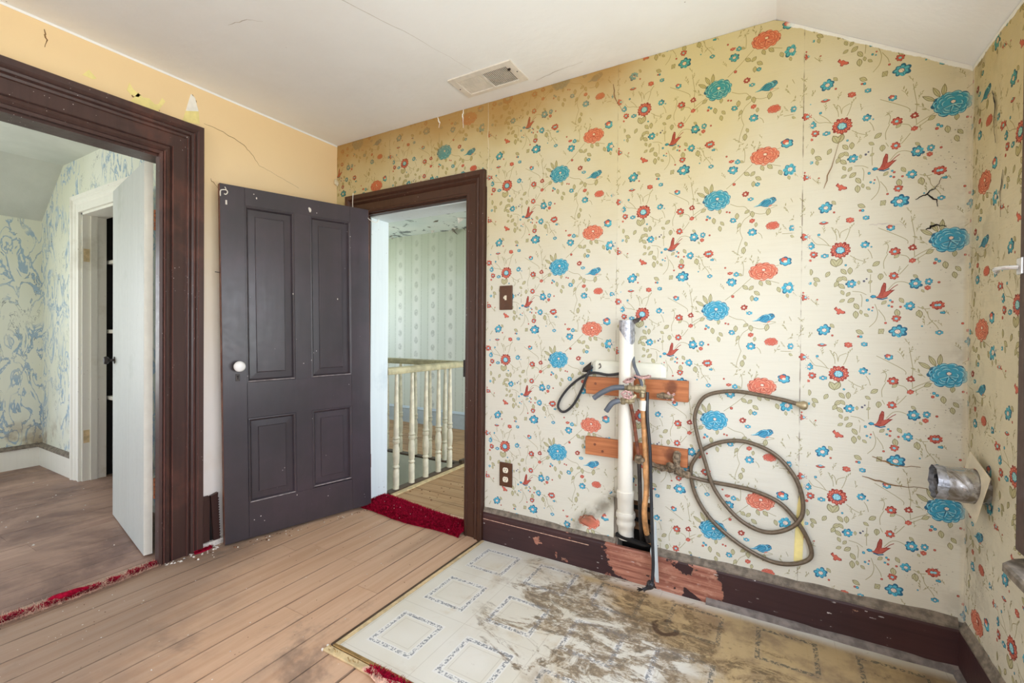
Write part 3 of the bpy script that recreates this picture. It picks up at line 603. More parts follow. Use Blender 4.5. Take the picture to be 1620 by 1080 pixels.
STEMS=[[(0.034,0.04),(0.051,0.016),(0.077,0.011),(0.1,0.003)],[(0.161,-0.038),(0.186,-0.056),(0.212,-0.066)],[(-0.018,-0.037),(0.011,-0.038),(0.03,-0.036)],[(0.145,0.021),(0.152,0.037),(0.16,0.064)],[(0.118,0.024),(0.116,0.046),(0.104,0.07)],[(0.216,-0.018),(0.225,-0.034),(0.23,-0.054)],[(0.055,0.046),(0.077,0.028),(0.095,0.004)],[(0.24,-0.229),(0.249,-0.261),(0.243,-0.293),(0.224,-0.317)],[(0.17,-0.178),(0.196,-0.182),(0.214,-0.193)],[(0.226,-0.115),(0.225,-0.153),(0.226,-0.185)],[(0.128,0.033),(0.123,0.06),(0.114,0.071)],[(0.128,0.033),(0.132,0.055),(0.155,0.067)],[(0.196,-0.19),(0.201,-0.206),(0.199,-0.239)],[(0.032,-0.201),(0.047,-0.219),(0.063,-0.227)],[(0.247,0.06),(0.326,0.012),(0.334,-0.007)],[(0.31,-0.046),(0.331,-0.053),(0.341,-0.067)],[(0.405,-0.026),(0.37,-0.046),(0.351,-0.06)],[(0.337,-0.085),(0.323,-0.105),(0.311,-0.12)],[(0.279,-0.176),(0.299,-0.151),(0.32,-0.147),(0.34,-0.155)],[(0.353,-0.034),(0.354,-0.055)],[(0.266,-0.096),(0.265,-0.069),(0.277,-0.039)],[(0.365,-0.242),(0.385,-0.25),(0.4,-0.248)],[(0.393,0.228),(0.397,0.203),(0.416,0.177),(0.424,0.162)],[(0.251,0.236),(0.268,0.209),(0.272,0.193)],[(0.274,-0.123),(0.266,-0.107)],[(0.352,-0.015),(0.354,0.016),(0.349,0.052),(0.343,0.094)],[(0.385,0.236),(0.393,0.218)],[(0.489,0.041),(0.537,0.082),(0.57,0.115),(0.588,0.132)],[(0.674,0.177),(0.692,0.183)],[(0.733,0.198),(0.757,0.209),(0.795,0.211)],[(0.657,0.119),(0.693,0.107)],[(0.505,-0.027),(0.534,-0.041),(0.562,-0.046),(0.581,-0.067),(0.619,-0.083),(0.65,-0.08)],[(0.577,-0.067),(0.582,-0.083),(0.558,-0.104),(0.544,-0.142),(0.554,-0.179)],[(0.571,-0.009),(0.585,-0.02)],[(0.659,-0.052),(0.682,-0.054)],[(0.754,0.069),(0.767,0.048)],[(0.701,-0.175),(0.74,-0.176),(0.766,-0.178)],[(0.748,-0.153),(0.765,-0.122),(0.752,-0.082),(0.73,-0.032)],[(0.55,0.24),(0.559,0.256),(0.568,0.276)],[(0.558,0.145),(0.56,0.176),(0.557,0.203)],[(0.613,-0.161),(0.624,-0.171),(0.629,-0.187)],[(0.554,-0.179),(0.54,-0.222),(0.536,-0.249)],[(0.267,0.007),(0.278,-0.011),(0.273,-0.039)],[(0.348,-0.073),(0.359,-0.067),(0.39,-0.045),(0.41,-0.034)]]
def motif_sheet():
    out = []
    for i, (k, u, v, r) in enumerate(MOT):
        r *= {'leaf': 1.15, 'sprig': 1.4, 'bluebird': 1.0, 'redbird': 1.05, 'peony': 1.05}.get(k, 1.13)
        out += [(p, c, l, u, v, 0) for p, c, l in motif(k, u, v, r, random.Random(100 + i))]
    for s in STEMS:
        P = [Vector((a, b, 0)) for a, b in s]; P = [(p.x, p.y) for p in catmull(P, 4)]
        cx, cy_ = sum(p[0] for p in P) / len(P), sum(p[1] for p in P) / len(P)
        out.append((stroke(P, .0011), STEM, .5, cx, cy_, 1))
    return out
SHEET = motif_sheet()
def clip(poly, hp):
    """keep the part of a polygon where a*x+b*y<=c"""
    for a, b, c in hp:
        if all(a * p[0] + b * p[1] <= c for p in poly): continue
        out = []
        for i, p in enumerate(poly):
            q = poly[(i + 1) % len(poly)]; fp, fq = a * p[0] + b * p[1] - c, a * q[0] + b * q[1] - c
            if fp <= 0: out.append(p)
            if (fp < 0 < fq) or (fq < 0 < fp):
                t = fp / (fp - fq); out.append((p[0] + (q[0] - p[0]) * t, p[1] + (q[1] - p[1]) * t))
        poly = out
        if len(poly) < 3: return []
    return poly
def paper_strip(parent, s0, s1, z0, ztop, u0, phase, mp, disp, hp, skip=None, label=None, extra=None):
    """one hung sheet: gridded paper plus its print. s runs along the wall, u0 = s of the print's edge"""
    m = MB(); cols = []
    def sheet(a0, a1, b0, bt):
        nx = max(2, int((a1 - a0) / .035)); nz = max(2, int((bt(a0) - b0) / .04)); k = len(m.v)
        for i in range(nx + 1):
            s = a0 + (a1 - a0) * i / nx
            for j in range(nz + 1):
                z = b0 + (bt(s) - b0) * j / nz
                m.v.append(mp(s, z, .0020 + disp(s, z))); cols.append(PAPER)
        for i in range(nx):
            for j in range(nz):
                s = a0 + (a1 - a0) * (i + .5) / nx; z = b0 + (bt(s) - b0) * (j + .5) / nz
                if skip and skip(s, z): continue
                a = k + i * (nz + 1) + j; m.f.append((a, a + nz + 1, a + nz + 2, a + 1))
    sheet(s0, s1, z0, ztop)
    if extra: sheet(*extra)
    P = .486
    zmax = max(ztop(s0), ztop(s1), ztop((s0 + s1) / 2))
    z_lo = extra[2] if extra else z0
    for kk in range(int((z_lo - phase) / P) - 2, int((zmax - phase) / P) + 3):
        oz = phase + kk * P
        for p, c, l, cu, cv, st in SHEET:
            q = [(u0 + a, oz + b) for a, b in p]
            cs, cz = u0 + cu, oz + cv
            if max(b for a, b in q) < z_lo or min(b for a, b in q) > zmax + .01: continue
            if max(a for a, b in q) < s0 - .03 or min(a for a, b in q) > s1 + .03: continue
            if skip and skip(cs, cz): continue
            if extra and cz < z0 and cs > extra[1]: continue
            q = clip(q, hp)
            if len(q) < 3: continue
            k = len(m.v)
            for a, b in q: m.v.append(mp(a, b, .0020 + disp(a, b) + .00022 * l)); cols.append(c)
            m.f.append(tuple(range(k, k + len(q))))
    o = m.build('wallpaper_sheet', M_['paper'], parent, cols=cols)
    if label: o['label'] = label
    return o

# ------------------------------------------------------------------ room shell
XL, XR, YB, H = -2.711, .598, 2.207, 2.509
RIDGE, SLOPE = -.008, .599
HL, HLf = 2.45, 4.55                               # hall ceiling height, hall far wall
wall_back = struct(MB().box(-2.83, -2.45, YB, 2.40, 0, 2.6).box(-2.45, -1.572, YB, 2.40, 2.0, 2.6)
    .box(-1.572, -.66, YB, 2.40, 0, 2.6).box(-.66, -.48, YB, 2.40, .50, 2.6).box(-.66, -.48, 2.30, 2.40, 0, .50).box(-.48, 1.0, YB, 2.40, 0, 2.6)
    .build('wall_back', M_['plaster']), 'plaster wall under blue and red flowered wallpaper')
wall_left = struct(MB().box(-2.83, XL, 1.176, YB, 0, 2.6).box(-2.83, XL, .25, 1.176, 2.085, 2.6).box(-2.83, XL, -1.8, .25, 0, 2.6)
    .build('wall_left', M_['peach']), 'peach painted wall with cracked and flaking patches')
y0, y1, z0, z1 = WR
wall_right = struct(MB().box(XR, .73, y1, 2.207, 0, 2.3).box(XR, .73, -1.8, y0, 0, 2.3).box(XR, .73, y0, y1, 0, z0).box(XR, .73, y0, y1, z1, 2.3)
    .build('wall_right', M_['plaster']), 'low window wall under faded mildewed flowered wallpaper')
x0, x1, z0, z1 = WF
wall_front = struct(MB().box(-2.83, x0, -1.93, -1.8, 0, 2.6).box(x1, .73, -1.93, -1.8, 0, 2.6).box(x0, x1, -1.93, -1.8, 0, z0).box(x0, x1, -1.93, -1.8, z1, 2.6)
    .build('wall_front', M_['peach']), 'peach wall with a wide window')
ceiling = struct(MB().prism([(XL - .1, H), (RIDGE, H), (XR + .1, H - (XR + .1 - RIDGE) * SLOPE), (XR + .1, H + .1 - (XR + .1 - RIDGE) * SLOPE), (RIDGE, H + .1), (XL - .1, H + .1)],
    (0, -1.93, 0), (1, 0, 0), (0, 0, 1), (0, 1, 0), 1.93 + YB).build('ceiling', M_['ceil']), 'white plaster ceiling sloping down to the window wall')

def floor_planks(parent, mat, x0, x1, y0, y1, w, along, joints, seedv, start=None, g=.0020):
    rnd = random.Random(seedv); a = start if start is not None else (x0 if along == 'y' else y0)
    end = x1 if along == 'y' else y1; lo, hi = (y0, y1) if along == 'y' else (x0, x1); i = 0
    while a < end - .01:
        b = min(a + w, end); cuts = [lo] + (joints.get(i) or [lo + (hi - lo) * rnd.uniform(.2, .8)]) + [hi]
        for c, d in zip(cuts, cuts[1:]):
            t = rnd.uniform(-.0008, 0)
            m = MB()
            if along == 'y': m.box(a + g, b - g, c + g * .6, d - g * .6, -.02, t)
            else: m.box(c + g * .6, d - g * .6, a + g, b - g, -.02, t)
            m.build('plank', mat, parent)
        a = b; i += 1
floor = struct(MB().box(-2.83, XR + .1, -1.93, 2.40, -.06, -.02).build('floor', M_['under']), 'worn tan floorboards of the bedroom')
floor_planks(floor, M_['floor'], -2.77, -1.28, -.4, 2.40, .1375, 'y', {4: [1.66], 5: [.3], 6: [1.65], 2: [.1], 8: [1.5], 1: [1.9]}, 3, start=-2.657 - .1375)
MB().box(-1.275, XR, -1.8, YB, -.02, -.001).box(-2.70, -1.28, -1.8, -.402, -.02, -.001).build('plank_field', M_['floor'], floor)['kind'] = 'stuff'

# wallpaper sheets, back wall
def ztop_b(s): return min(H, H - (s - RIDGE) * SLOPE) - .001
def seam_lift(s, seams, z):
    q = min(abs(s - k) for k in seams); return .0035 * math.exp(-(q / .012) ** 2) * (.4 + .6 * mnoise.noise(Vector((s * 3, z * 4, 1))) ** 2)
def disp_b(s, z):
    d = .0022 * (1 + mnoise.noise(Vector((s * 2.2, z * 2.2, 0)))) + .0008 * (1 + mnoise.noise(Vector((s * 9, z * 9, 3))))
    d += seam_lift(s, (-2.2, -1.79, -1.435, -.675, .092), z)
    if z > 2.0 and s < -.6: d += .006 * max(0, mnoise.noise(Vector((s * 5, z * 3, 7)))) * min(1, (z - 2.0) * 4)
    t = (s + .66) * .66 - (z - .42) * .75; q = math.exp(-(t / .03) ** 2) * math.exp(-((s + .80) / .14) ** 2)
    d += .020 * q
    t2 = (s + .62) * .5 - (z - .30) * .86; d += .010 * math.exp(-(t2 / .03) ** 2) * math.exp(-((s + .86) / .16) ** 2)
    if s > -.5 and s < .1 and z < .62: d += .004 * max(0, mnoise.noise(Vector((s * 6, z * 6, 11))))
    return max(d, 0)
mpb = lambda s, z, o: (s, YB - o, z)
hpB = [(0, 1, H - .001), (SLOPE, 1, H - .001 + SLOPE * RIDGE), (1, 0, XR - .001), (-1, 0, -(XL + .001)), (0, -1, -.17)]
hole = lambda s, z: -.664 < s < -.492 and z < .40 - .25 * max(0, s + .58)
doorway = lambda s, z: -2.5 < s < -1.54 and z < 2.02
Z0 = .190
paper_strip(wall_back, XL + .001, -2.2, 2.03, ztop_b, -2.953, .062, mpb, disp_b, hpB, doorway, 'brown-stained wallpaper above the door beside the peach wall', (XL + .001, -2.60, Z0, lambda s: 2.05))
paper_strip(wall_back, -2.2, -1.437, 2.03, ztop_b, -2.2, .344, mpb, disp_b, hpB, doorway, 'buckled yellowed wallpaper above the door')
paper_strip(wall_back, -1.437, -.6756, Z0, ztop_b, -1.435, .086, mpb, disp_b, hpB)
paper_strip(wall_back, -.6754, .0918, Z0, ztop_b, -.679, .332, mpb, disp_b, hpB, hole)
paper_strip(wall_back, .0920, XR - .001, Z0 - .01, ztop_b, .090, .088, mpb, disp_b, hpB)
# right wall, s = distance from the corner
def mpr(s, z, o): return (XR - o, YB - s, z)
zt_r = lambda s: H - (XR - RIDGE) * SLOPE - .001
def disp_r(s, z): return .002 * (1 + mnoise.noise(Vector((s * 3 + 9, z * 3, 2)))) + .0012 * (1 + mnoise.noise(Vector((s * 14, z * 7, 5)))) + seam_lift(s, (.25,), z)
hpR = [(0, 1, zt_r(0)), (-1, 0, -.001), (0, -1, -.17), (1, 0, YB + 1.79)]
win = lambda s, z: YB - WR[1] - .05 < s < YB - WR[0] + .05 and WR[2] - .05 < z < WR[3] + .05
paper_strip(wall_right, .004, .252, Z0, zt_r, -.508, .088, mpr, disp_r, hpR, win, 'mildewed wallpaper beside the corner')
paper_strip(wall_right, .252, 1.012, Z0, zt_r, .252, .331, mpr, disp_r, hpR, win, 'faded wallpaper under the window')

# casings: a moulded profile swept round an opening; each leg and the head is a part
def casing(parent, prof, xl, xr, zt, pt, mat, legs=('l', 'h', 'r'), bottom=0.0):
    """prof: (outward distance, proudness); pt(a, z, p) -> world point"""
    ring = lambda f: [pt(*f(d), p) for d, p in prof]
    bl = ring(lambda d: (xl - d, bottom)); cl = ring(lambda d: (xl - d, zt + d)); cr = ring(lambda d: (xr + d, zt + d)); br = ring(lambda d: (xr + d, bottom))
    for k, a, b, nm in (('l', bl, cl, 'casing_leg'), ('h', cl, cr, 'casing_head'), ('r', cr, br, 'casing_leg')):
        if k in legs: MB().loft([a, b]).build(nm, mat, parent)
PR1 = [(0, 0), (0, .018), (.006, .022), (.014, .022), (.018, .016), (.066, .016), (.070, .022), (.080, .030), (.092, .026), (.096, .030), (.104, .036), (.128, .038), (.131, .034), (.131, 0)]
trim_back = struct(MB().box(-2.45, -2.432, YB + .002, 2.40, 0, 2.0).box(-1.588, -1.572, YB + .002, 2.40, 0, 2.0).box(-2.45, -1.572, YB + .002, 2.40, 1.985, 2.003)
    .box(-1.603, -1.588, YB + .045, YB + .06, 0, 1.985).build('trim_1', M_['trim']), 'dark brown moulded door frame in the papered wall')
casing(trim_back, PR1, -2.45 - .012, -1.572, 1.993, lambda a, z, p: (a, YB - p, z), M_['trim'])
MB().box(-2.432, -2.424, YB + .05, 2.418, .001, 1.984).box(-2.424, -1.588, YB + .04, 2.418, 1.978, 1.9845).build('painted_jamb', M_['bluewhite'], trim_back)['label'] = 'pale blue painted jamb'
MB().box(-1.600, -1.5885, YB - .0, YB + .03, .93, 1.03).build('strike_plate', M_['iron'], trim_back)
PR2 = [(0, 0), (0, .020), (.012, .026), (.018, .020), (.030, .030), (.044, .026), (.052, .016), (.056, .020), (.116, .020), (.120, .026), (.130, .030), (.138, .024), (.142, .030), (.152, .034), (.158, .028), (.164, .034), (.172, .040), (.196, .042), (.199, .038), (.199, 0)]
trim_left = struct(MB().box(-2.735, XL - .001, 1.114, 1.175, 0, 2.085).box(-2.84, -2.735, 1.160, 1.175, 0, 2.085).box(-2.84, XL - .002, .25, 1.175, 2.07, 2.087).box(-2.84, XL - .002, .25, .265, 0, 2.085)
    .build('trim_2', M_['trim2']), 'wide dark moulded frame round the opening in the peach wall')
casing(trim_left, PR2, .25, 1.112, 2.082, lambda a, z, p: (XL + p, a, z), M_['trim2'], ('h', 'r', 'l'))

for d_, w_ in ((.018, .004), (.054, .003), (.119, .002), (.152, .0025), (.171, .0025)):  # pale strips painting the gloss lines along the casing ridges
    MB().box(XL + .0265 if d_ < .1 else XL + .033, XL + .034 if d_ < .1 else XL + .0405, 1.112 + d_ - w_ / 2, 1.112 + d_ + w_ / 2, .003, 2.08 + d_).build('highlight_bead', M_['bead'], trim_left)
# baseboards
BP = [(0, 0), (.022, 0), (.022, .150), (.018, .158), (0, .158)]
def board_x(parent, prof, x0, x1, yf, mat, name): return MB().prism(prof, (x0, yf, 0), (0, -1, 0), (0, 0, 1), (1, 0, 0), x1 - x0).build(name, mat, parent)
baseboard_back = struct(board_x(None, BP, -1.438, XR, YB, M_['base'], 'baseboard_back'), 'dark brown baseboard worn to salmon primer in places')
CAPP = [(0, .1582), (.0195, .1582), (.020, .166), (.012, .176), (.008, .190), (.003, .197), (0, .197)]
def wobble_strip(prof, x0, x1, yf, mat, name, parent, amp, seedv):
    n = int((x1 - x0) / .03); rings = []
    for i in range(n + 1):
        x = x0 + (x1 - x0) * i / n; k = 1 + amp * mnoise.noise(Vector((x * 9, seedv, 0)))
        rings.append([(x, yf - p * k, .1582 + (q - .1582) * k if q > .12 else q * k) for p, q in prof])
    return MB().loft(rings).build(name, mat, parent)
wobble_strip([(0, .1582), (.0197, .1582), (.0202, .168), (0, .168)], -1.438, -.665, YB, M_['base'], 'cap_lip', baseboard_back, .03, 1)
CAPU = [(0, .1682), (.0195, .1682), (.012, .176), (.008, .190), (.003, .197), (0, .197)]
wobble_strip(CAPU, -1.438, -.665, YB, M_['dust'], 'moulded_cap', baseboard_back, .05, 1)
wobble_strip(CAPP, -.49, XR - .02, YB, M_['dust'], 'moulded_cap', baseboard_back, .18, 2)['label'] = 'dusty grey cap moulding'
MB().box(-1.435, -.8, YB - .0235, YB - .021, .128, .131).build('scribed_line', M_['backing'], baseboard_back)
SHP = [(.0225, 0), (.040, 0), (.038, .016), (.031, .026), (.0225, .030)]
wobble_strip(SHP, -.25, XR - .022, YB, M_['shoe'], 'shoe_moulding', baseboard_back, .25, 4)
baseboard_right = struct(MB().prism(BP, (XR, YB - .022, 0), (-1, 0, 0), (0, 0, 1), (0, -1, 0), 3.9).build('baseboard_right', M_['base']), 'dusty dark baseboard under the window')
MB().prism([(a * 1.1, b) for a, b in CAPP], (XR, YB - .022, 0), (-1, 0, 0), (0, 0, 1), (0, -1, 0), 3.9).build('moulded_cap', M_['dust'], baseboard_right)
MB().prism(SHP, (XR, YB - .04, 0), (-1, 0, 0), (0, 0, 1), (0, -1, 0), 3.8).build('shoe_moulding', M_['shoe'], baseboard_right)
# broken baseboard stub beside the wide casing
baseboard_left = struct(MB().prism([(0, 0), (.022, 0), (.022, .235), (.012, .250), (0, .252)], (XL, 1.313, .03), (1, 0, 0), (0, 0, 1), (0, 1, 0), .040).build('baseboard_left', M_['trim2'], bevel=.002), 'short stub of dark baseboard next to the wide casing')
MB().box(XL, XL + .03, 1.312, 1.75, .0, .028).build('plaster_lump', M_['flake'], baseboard_left)
teeth = [(0, 0), (.030, .0)] + [q for i in range(16) for q in ((.036 - i * .0006, .012 + i * .0145), (.029 - i * .0006, .019 + i * .0145))] + [(.022, .262), (-.016, .252)]
frag = thing('baseboard_fragment', 'split dark baseboard piece with a saw-toothed edge standing between the casing and the open door', 'baseboard', (XL + .02, 1.39, .02))
MB().prism(teeth, (XL + .006, 1.372, .028), (0, 1, 0), (0, 0, 1), (1, 0, 0), .020).build('splintered_board', M_['trim2'], frag)
MB().prism([(0, 0), (.008, 0), (-.006, .235), (-.012, .235)], (XL + .005, 1.360, .03), (0, 1, 0), (0, 0, 1), (1, 0, 0), .010).build('dark_sliver', M_['black'], frag)

# window in the right wall (only its edge shows)
y0, y1, z0, z1 = WR
window_1 = struct(MB().box(.60, .72, y1 - .02, y1, z0, z1).box(.60, .72, y0, y0 + .02, z0, z1).box(.60, .72, y0, y1, z1 - .02, z1).build('window_1', M_['trim']), 'dark framed window in the low wall')
for a, b in ((y1 - .005, y1 + .135), (y0 - .125, y0 + .005)): MB().box(XR - .026, XR, a, b, z0, z1 + .12).build('window_casing', M_['trim'], window_1, bevel=.004)
MB().box(XR - .026, XR, y0 - .12, y1 + .12, z1 + .005, z1 + .12).build('window_casing', M_['trim'], window_1, bevel=.004)
m = MB(); pol = [(y0 - .16, 0), (y1 + .13, 0), (y1 + .10, .045), (y1 + .06, .075), (y0 - .16, .080)]
m.prism(pol, (XR, 0, z0 - .040), (0, 1, 0), (-1, 0, 0), (0, 0, 1), .028).build('window_stool', M_['dust'], window_1, bevel=.006)
for a, b, c, d in ((y0, y1, z0, z0 + .05), (y0, y1, z1 - .05, z1), (y0, y1, (z0 + z1) / 2 - .02, (z0 + z1) / 2 + .02)): MB().box(.64, .68, a, b, c, d).build('sash_rail', M_['sash'], window_1)
for a in (y0, y1 - .05): MB().box(.64, .68, a, a + .05, z0, z1).build('sash_stile', M_['sash'], window_1)

# ------------------------------------------------------------------ next room, seen through the wide opening
NX, NY, NZ = -5.57, 1.42, 2.53
floor_next = struct(MB().box(NX - .1, -2.83, -1.93, 2.3, -.06, -.02).build('floor.001', M_['under']), 'stained mauve-brown boards of the next room')
floor_planks(floor_next, M_['floor2'], NX - .05, -2.795, -1.2, NY + .14, .146, 'y', {}, 9, g=.0009)
MB().box(NX, -2.83, -1.8, -1.2, -.02, -.001).box(-4.75, -3.2, NY + .14, 2.3, -.02, -.001).build('plank_field', M_['floor2'], floor_next)['kind'] = 'stuff'
DX0, DX1, DZ = -4.70, -3.86, 2.10
wall_next = struct(MB().box(NX, DX0, NY, NY + .14, 0, 2.6).box(DX1, -2.83, NY, NY + .14, 0, 2.6).box(DX0, DX1, NY, NY + .14, DZ, 2.6).build('wall_back.001', M_['peel']), 'scraped cream and blue wall of the next room with a closet doorway')
y0, y1, z0, z1 = WK
wall_knee = struct(MB().box(NX - .12, NX, y1, NY + .14, 0, 2.3).box(NX - .12, NX, -1.93, y0, 0, 2.3).box(NX - .12, NX, y0, y1, 0, z0).box(NX - .12, NX, y0, y1, z1, 2.3).build('wall_left.001', M_['peel']), 'low scraped cream and blue wall of the next room')
x0, x1, z0, z1 = WN
struct(MB().box(NX - .1, x0, -1.93, -1.8, 0, 2.6).box(x1, -2.83, -1.93, -1.8, 0, 2.6).box(x0, x1, -1.93, -1.8, 0, z0).box(x0, x1, -1.93, -1.8, z1, 2.6).build('wall_front.001', M_['peel']), 'wall of the next room with an added opening for light')
ceil_next = struct(MB().prism([(NX - .1, 2.05), (NX, 2.13), (-5.074, NZ), (-2.83, NZ), (-2.83, NZ + .1), (-5.12, NZ + .1), (NX - .1, 2.16)], (0, -1.93, 0), (1, 0, 0), (0, 0, 1), (0, 1, 0), 1.93 + NY).build('ceiling.001', M_['ceil2']), 'cracked grey-white ceiling with one sloping side')
MB().box(-2.83, -2.825, -1.8, NY, 2.12, NZ).box(-2.835, -2.83, 1.178, NY, 0, 2.55).build('inner_plaster', M_['peel'], wall_next)
bbn = struct(MB().box(NX, DX0 - .13, NY - .02, NY, 0, .165).build('baseboard_back.001', M_['white']), 'white baseboard beside the closet doorway')
MB().prism([(0, .165), (.032, .165), (.030, .180), (.012, .192), (0, .196)], (NX, NY, 0), (0, -1, 0), (0, 0, 1), (1, 0, 0), DX0 - .13 - NX).build('moulded_cap', M_['dust'], bbn)
bbk = struct(MB().box(NX, NX + .02, -1.8, NY - .02, 0, .165).build('baseboard_left.001', M_['white']), 'white baseboard under the sloping ceiling')
MB().prism([(0, .165), (.032, .165), (.030, .180), (.012, .192), (0, .196)], (NX, -1.8, 0), (1, 0, 0), (0, 0, 1), (0, 1, 0), 1.8 + NY - .02).build('moulded_cap', M_['dust'], bbk)
PR3 = [(0, 0), (0, .018), (.008, .020), (.012, .014), (.062, .014), (.068, .020), (.090, .024), (.096, .020), (.104, .030), (.128, .032), (.131, .028), (.131, 0)]
trim_next = struct(MB().box(DX0, DX0 + .018, NY + .001, NY + .15, 0, DZ).box(DX1 - .018, DX1, NY + .001, NY + .15, 0, DZ).box(DX0, DX1, NY + .001, NY + .15, DZ - .018, DZ).box(DX0 + .018, DX0 + .03, NY + .05, NY + .09, 0, DZ - .018)
    .build('trim_3', M_['white']), 'grubby white door frame of the closet')
casing(trim_next, PR3, DX0, DX1, DZ, lambda a, z, p: (a, NY - p, z), M_['white'])
MB().box(DX0 + .018, DX0 + .020, NY + .008, NY + .045, .30, .40).build('hinge_recess', M_['beige'], trim_next)
MB().box(DX0 + .018, DX0 + .020, NY + .008, NY + .045, 1.72, 1.82).build('hinge_recess', M_['beige'], trim_next)
# closet behind it
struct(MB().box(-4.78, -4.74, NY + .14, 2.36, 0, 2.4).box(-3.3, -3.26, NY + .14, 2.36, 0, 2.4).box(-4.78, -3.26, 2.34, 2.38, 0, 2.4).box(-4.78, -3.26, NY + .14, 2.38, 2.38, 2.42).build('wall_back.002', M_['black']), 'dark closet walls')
for i, z in enumerate((.62, 1.16, 1.72)):
    sh = MB().box(-4.72, -3.32, 1.585, 2.335, z, z + .03).build('closet_shelf', M_['white'], bevel=.003)
    tag(sh, ('lowest', 'middle', 'topmost')[i] + ' pale shelf inside the dark closet', 'shelf', 'shelves in the closet')
    for x in (-4.72, -3.36): MB().box(x, x + .02, 1.66, 2.335, z - .05, z).build('cleat', M_['white'], sh)

# white plank door of the next room, swung open
wdoor = struct(thing('door_2', 'white painted door swung open into the next room', 'door', (-2.862, 1.114, 0)), None)
dv = Vector((-3.672 + 2.862, 1.263 - 1.114, 0)); W2 = dv.length; dv.normalize(); nv = Vector((-dv.y, dv.x, 0))
if nv.y < 0: nv = -nv
P0 = Vector((-2.862, 1.114, 0)); HT2 = 2.075
wl = lambda s, t, z: P0 + dv * s + nv * t + Vector((0, 0, z))
def slab(m, s0, s1, t0, t1, z0, z1, f):
    a = [(s0, t0), (s1, t0), (s1, t1), (s0, t1)]
    return m.loft([[f(s, t, z0) for s, t in a], [f(s, t, z1) for s, t in a]])
slab(MB(), 0, W2, 0, .038, .006, HT2, wl).build('door_leaf', M_['whitedoor'], wdoor, bevel=.002)
slab(MB(), -.0012, 0, .0005, .0375, .007, HT2 - .001, wl).build('hinge_edge', M_['litedge'], wdoor)['label'] = 'cream hinge edge coloured brighter as if lit'
for z in (1.72, .30):
    h = slab(MB(), -.0022, -.0012, .012, .0375, z, z + .11, wl).build('hinge_leaf', M_['litedge'], wdoor)
    m = MB()
    for i in range(5): m.tube([wl(-.008, .047, z + i * .022), wl(-.008, .047, z + i * .022 + .019)], .0085, 8)
    m.build('hinge_knuckle', M_['hinge'], h)
    slab(MB(), -.022, -.008, .054, .0565, z, z + .11, wl).build('jamb_hinge_leaf', M_['hinge'], h)
rs = MB().lathe(wl(W2 - .06, 0, 1.0), -nv, [(0, 0), (0, .022), (.004, .022), (.006, .012)], 14).build('rosette', M_['iron'], wdoor, smooth=True)
MB().lathe(wl(W2 - .06, -.004, 1.0), -nv, [(0, .008), (.02, .008), (.026, .02), (.036, .026), (.048, .022), (.052, 0)], 14).build('knob', M_['iron'], rs, smooth=True)

# ------------------------------------------------------------------ hall behind the back door
SX0, SX1, SY0, SY1 = -5.0, -2.47, 2.44, 3.30       # stair opening in the hall floor
floor_hall = struct(MB().box(SX1, 1.0, 2.40, HLf, -.06, -.02).box(-5.3, SX1, SY1 + .03, HLf, -.06, -.02).build('floor.002', M_['under']), 'bare boards of the hall round the stair opening')
floor_planks(floor_hall, M_['floor3'], SX1 + .035, -.9, 2.40, SY1 + .03, .133, 'x', {}, 21)
floor_planks(floor_hall, M_['floor3'], -5.2, -.9, SY1 + .03, HLf, .152, 'x', {}, 22)
MB().box(-.9, 1.0, 2.40, HLf, -.02, -.001).build('plank_field', M_['floor3'], floor_hall)['kind'] = 'stuff'
wall_hall = struct(MB().box(-5.3, 1.1, HLf, HLf + .12, -.06, 2.6).build('wall_back.003', M_['hall']), 'hall wall in faded striped medallion paper')
struct(MB().box(-5.42, -5.3, 2.30, 2.7, -1.6, 2.6).box(-5.42, -5.3, 4.2, HLf + .1, -1.6, 2.6).box(-5.42, -5.3, 2.7, 4.2, -1.6, 1.15).box(-5.42, -5.3, 2.7, 4.2, 1.95, 2.6).build('wall_left.002', M_['hall']), 'end wall of the hall')
y0, y1, z0, z1 = WH
struct(MB().box(-.5, -.38, 2.40, y0, 0, 2.6).box(-.5, -.38, y1, HLf, 0, 2.6).box(-.5, -.38, y0, y1, 0, z0).box(-.5, -.38, y0, y1, z1, 2.6).build('wall_right.001', M_['hall']), 'wall across the hall with an added opening for light')
struct(MB().box(-5.3, -2.83, 2.36, 2.415, 0, 2.6).box(-5.3, SX1, 2.36, SY0 - .001, -1.6, 0).build('wall_front.002', M_['hallplain']), 'stair side wall of the hall')
ceil_hall = struct(MB().box(-5.4, 1.1, 2.40, HLf + .1, HL, HL + .06).build('ceiling.002', M_['hallceil']), 'flaking pale green ceiling of the hall')
rp = random.Random(5)
for i in range(70):                                 # curled paint still hanging
    near = i % 3 == 0
    x = rp.uniform(-4.5, -1.9); y = HLf - rp.uniform(.0, .12) if near else rp.uniform(2.6, 4.4); s = rp.uniform(.015, .07); a = rp.uniform(0, 6.28)
    p = [Vector((x + s * math.cos(a + k * 2.1) * rp.uniform(.5, 1.2), y + s * math.sin(a + k * 2.1) * rp.uniform(.4, 1), HL - .002)) for k in range(3)]
    p[2].z -= s * rp.uniform(.2, 1.2)
    c = (p[0] + p[1]) / 2; mid = (c + p[2]) / 2 + Vector((0, 0, s * .2))
    if i == 0: pm = MB(); dark_bits = MB()
    (pm if i % 2 else dark_bits).add([p[0], p[1], mid, p[2]], [(0, 1, 2), (0, 2, 3), (1, 3, 2)])
pm.add([(-2.25, 3.05, HL - .004), (-1.78, 2.95, HL - .006), (-1.80, 3.3, HL - .006), (-2.02, 3.12, HL - .07)], [(0, 1, 3), (1, 2, 3)])
o = pm.build('hanging_paint', M_['flake'], ceil_hall); o['kind'] = 'stuff'
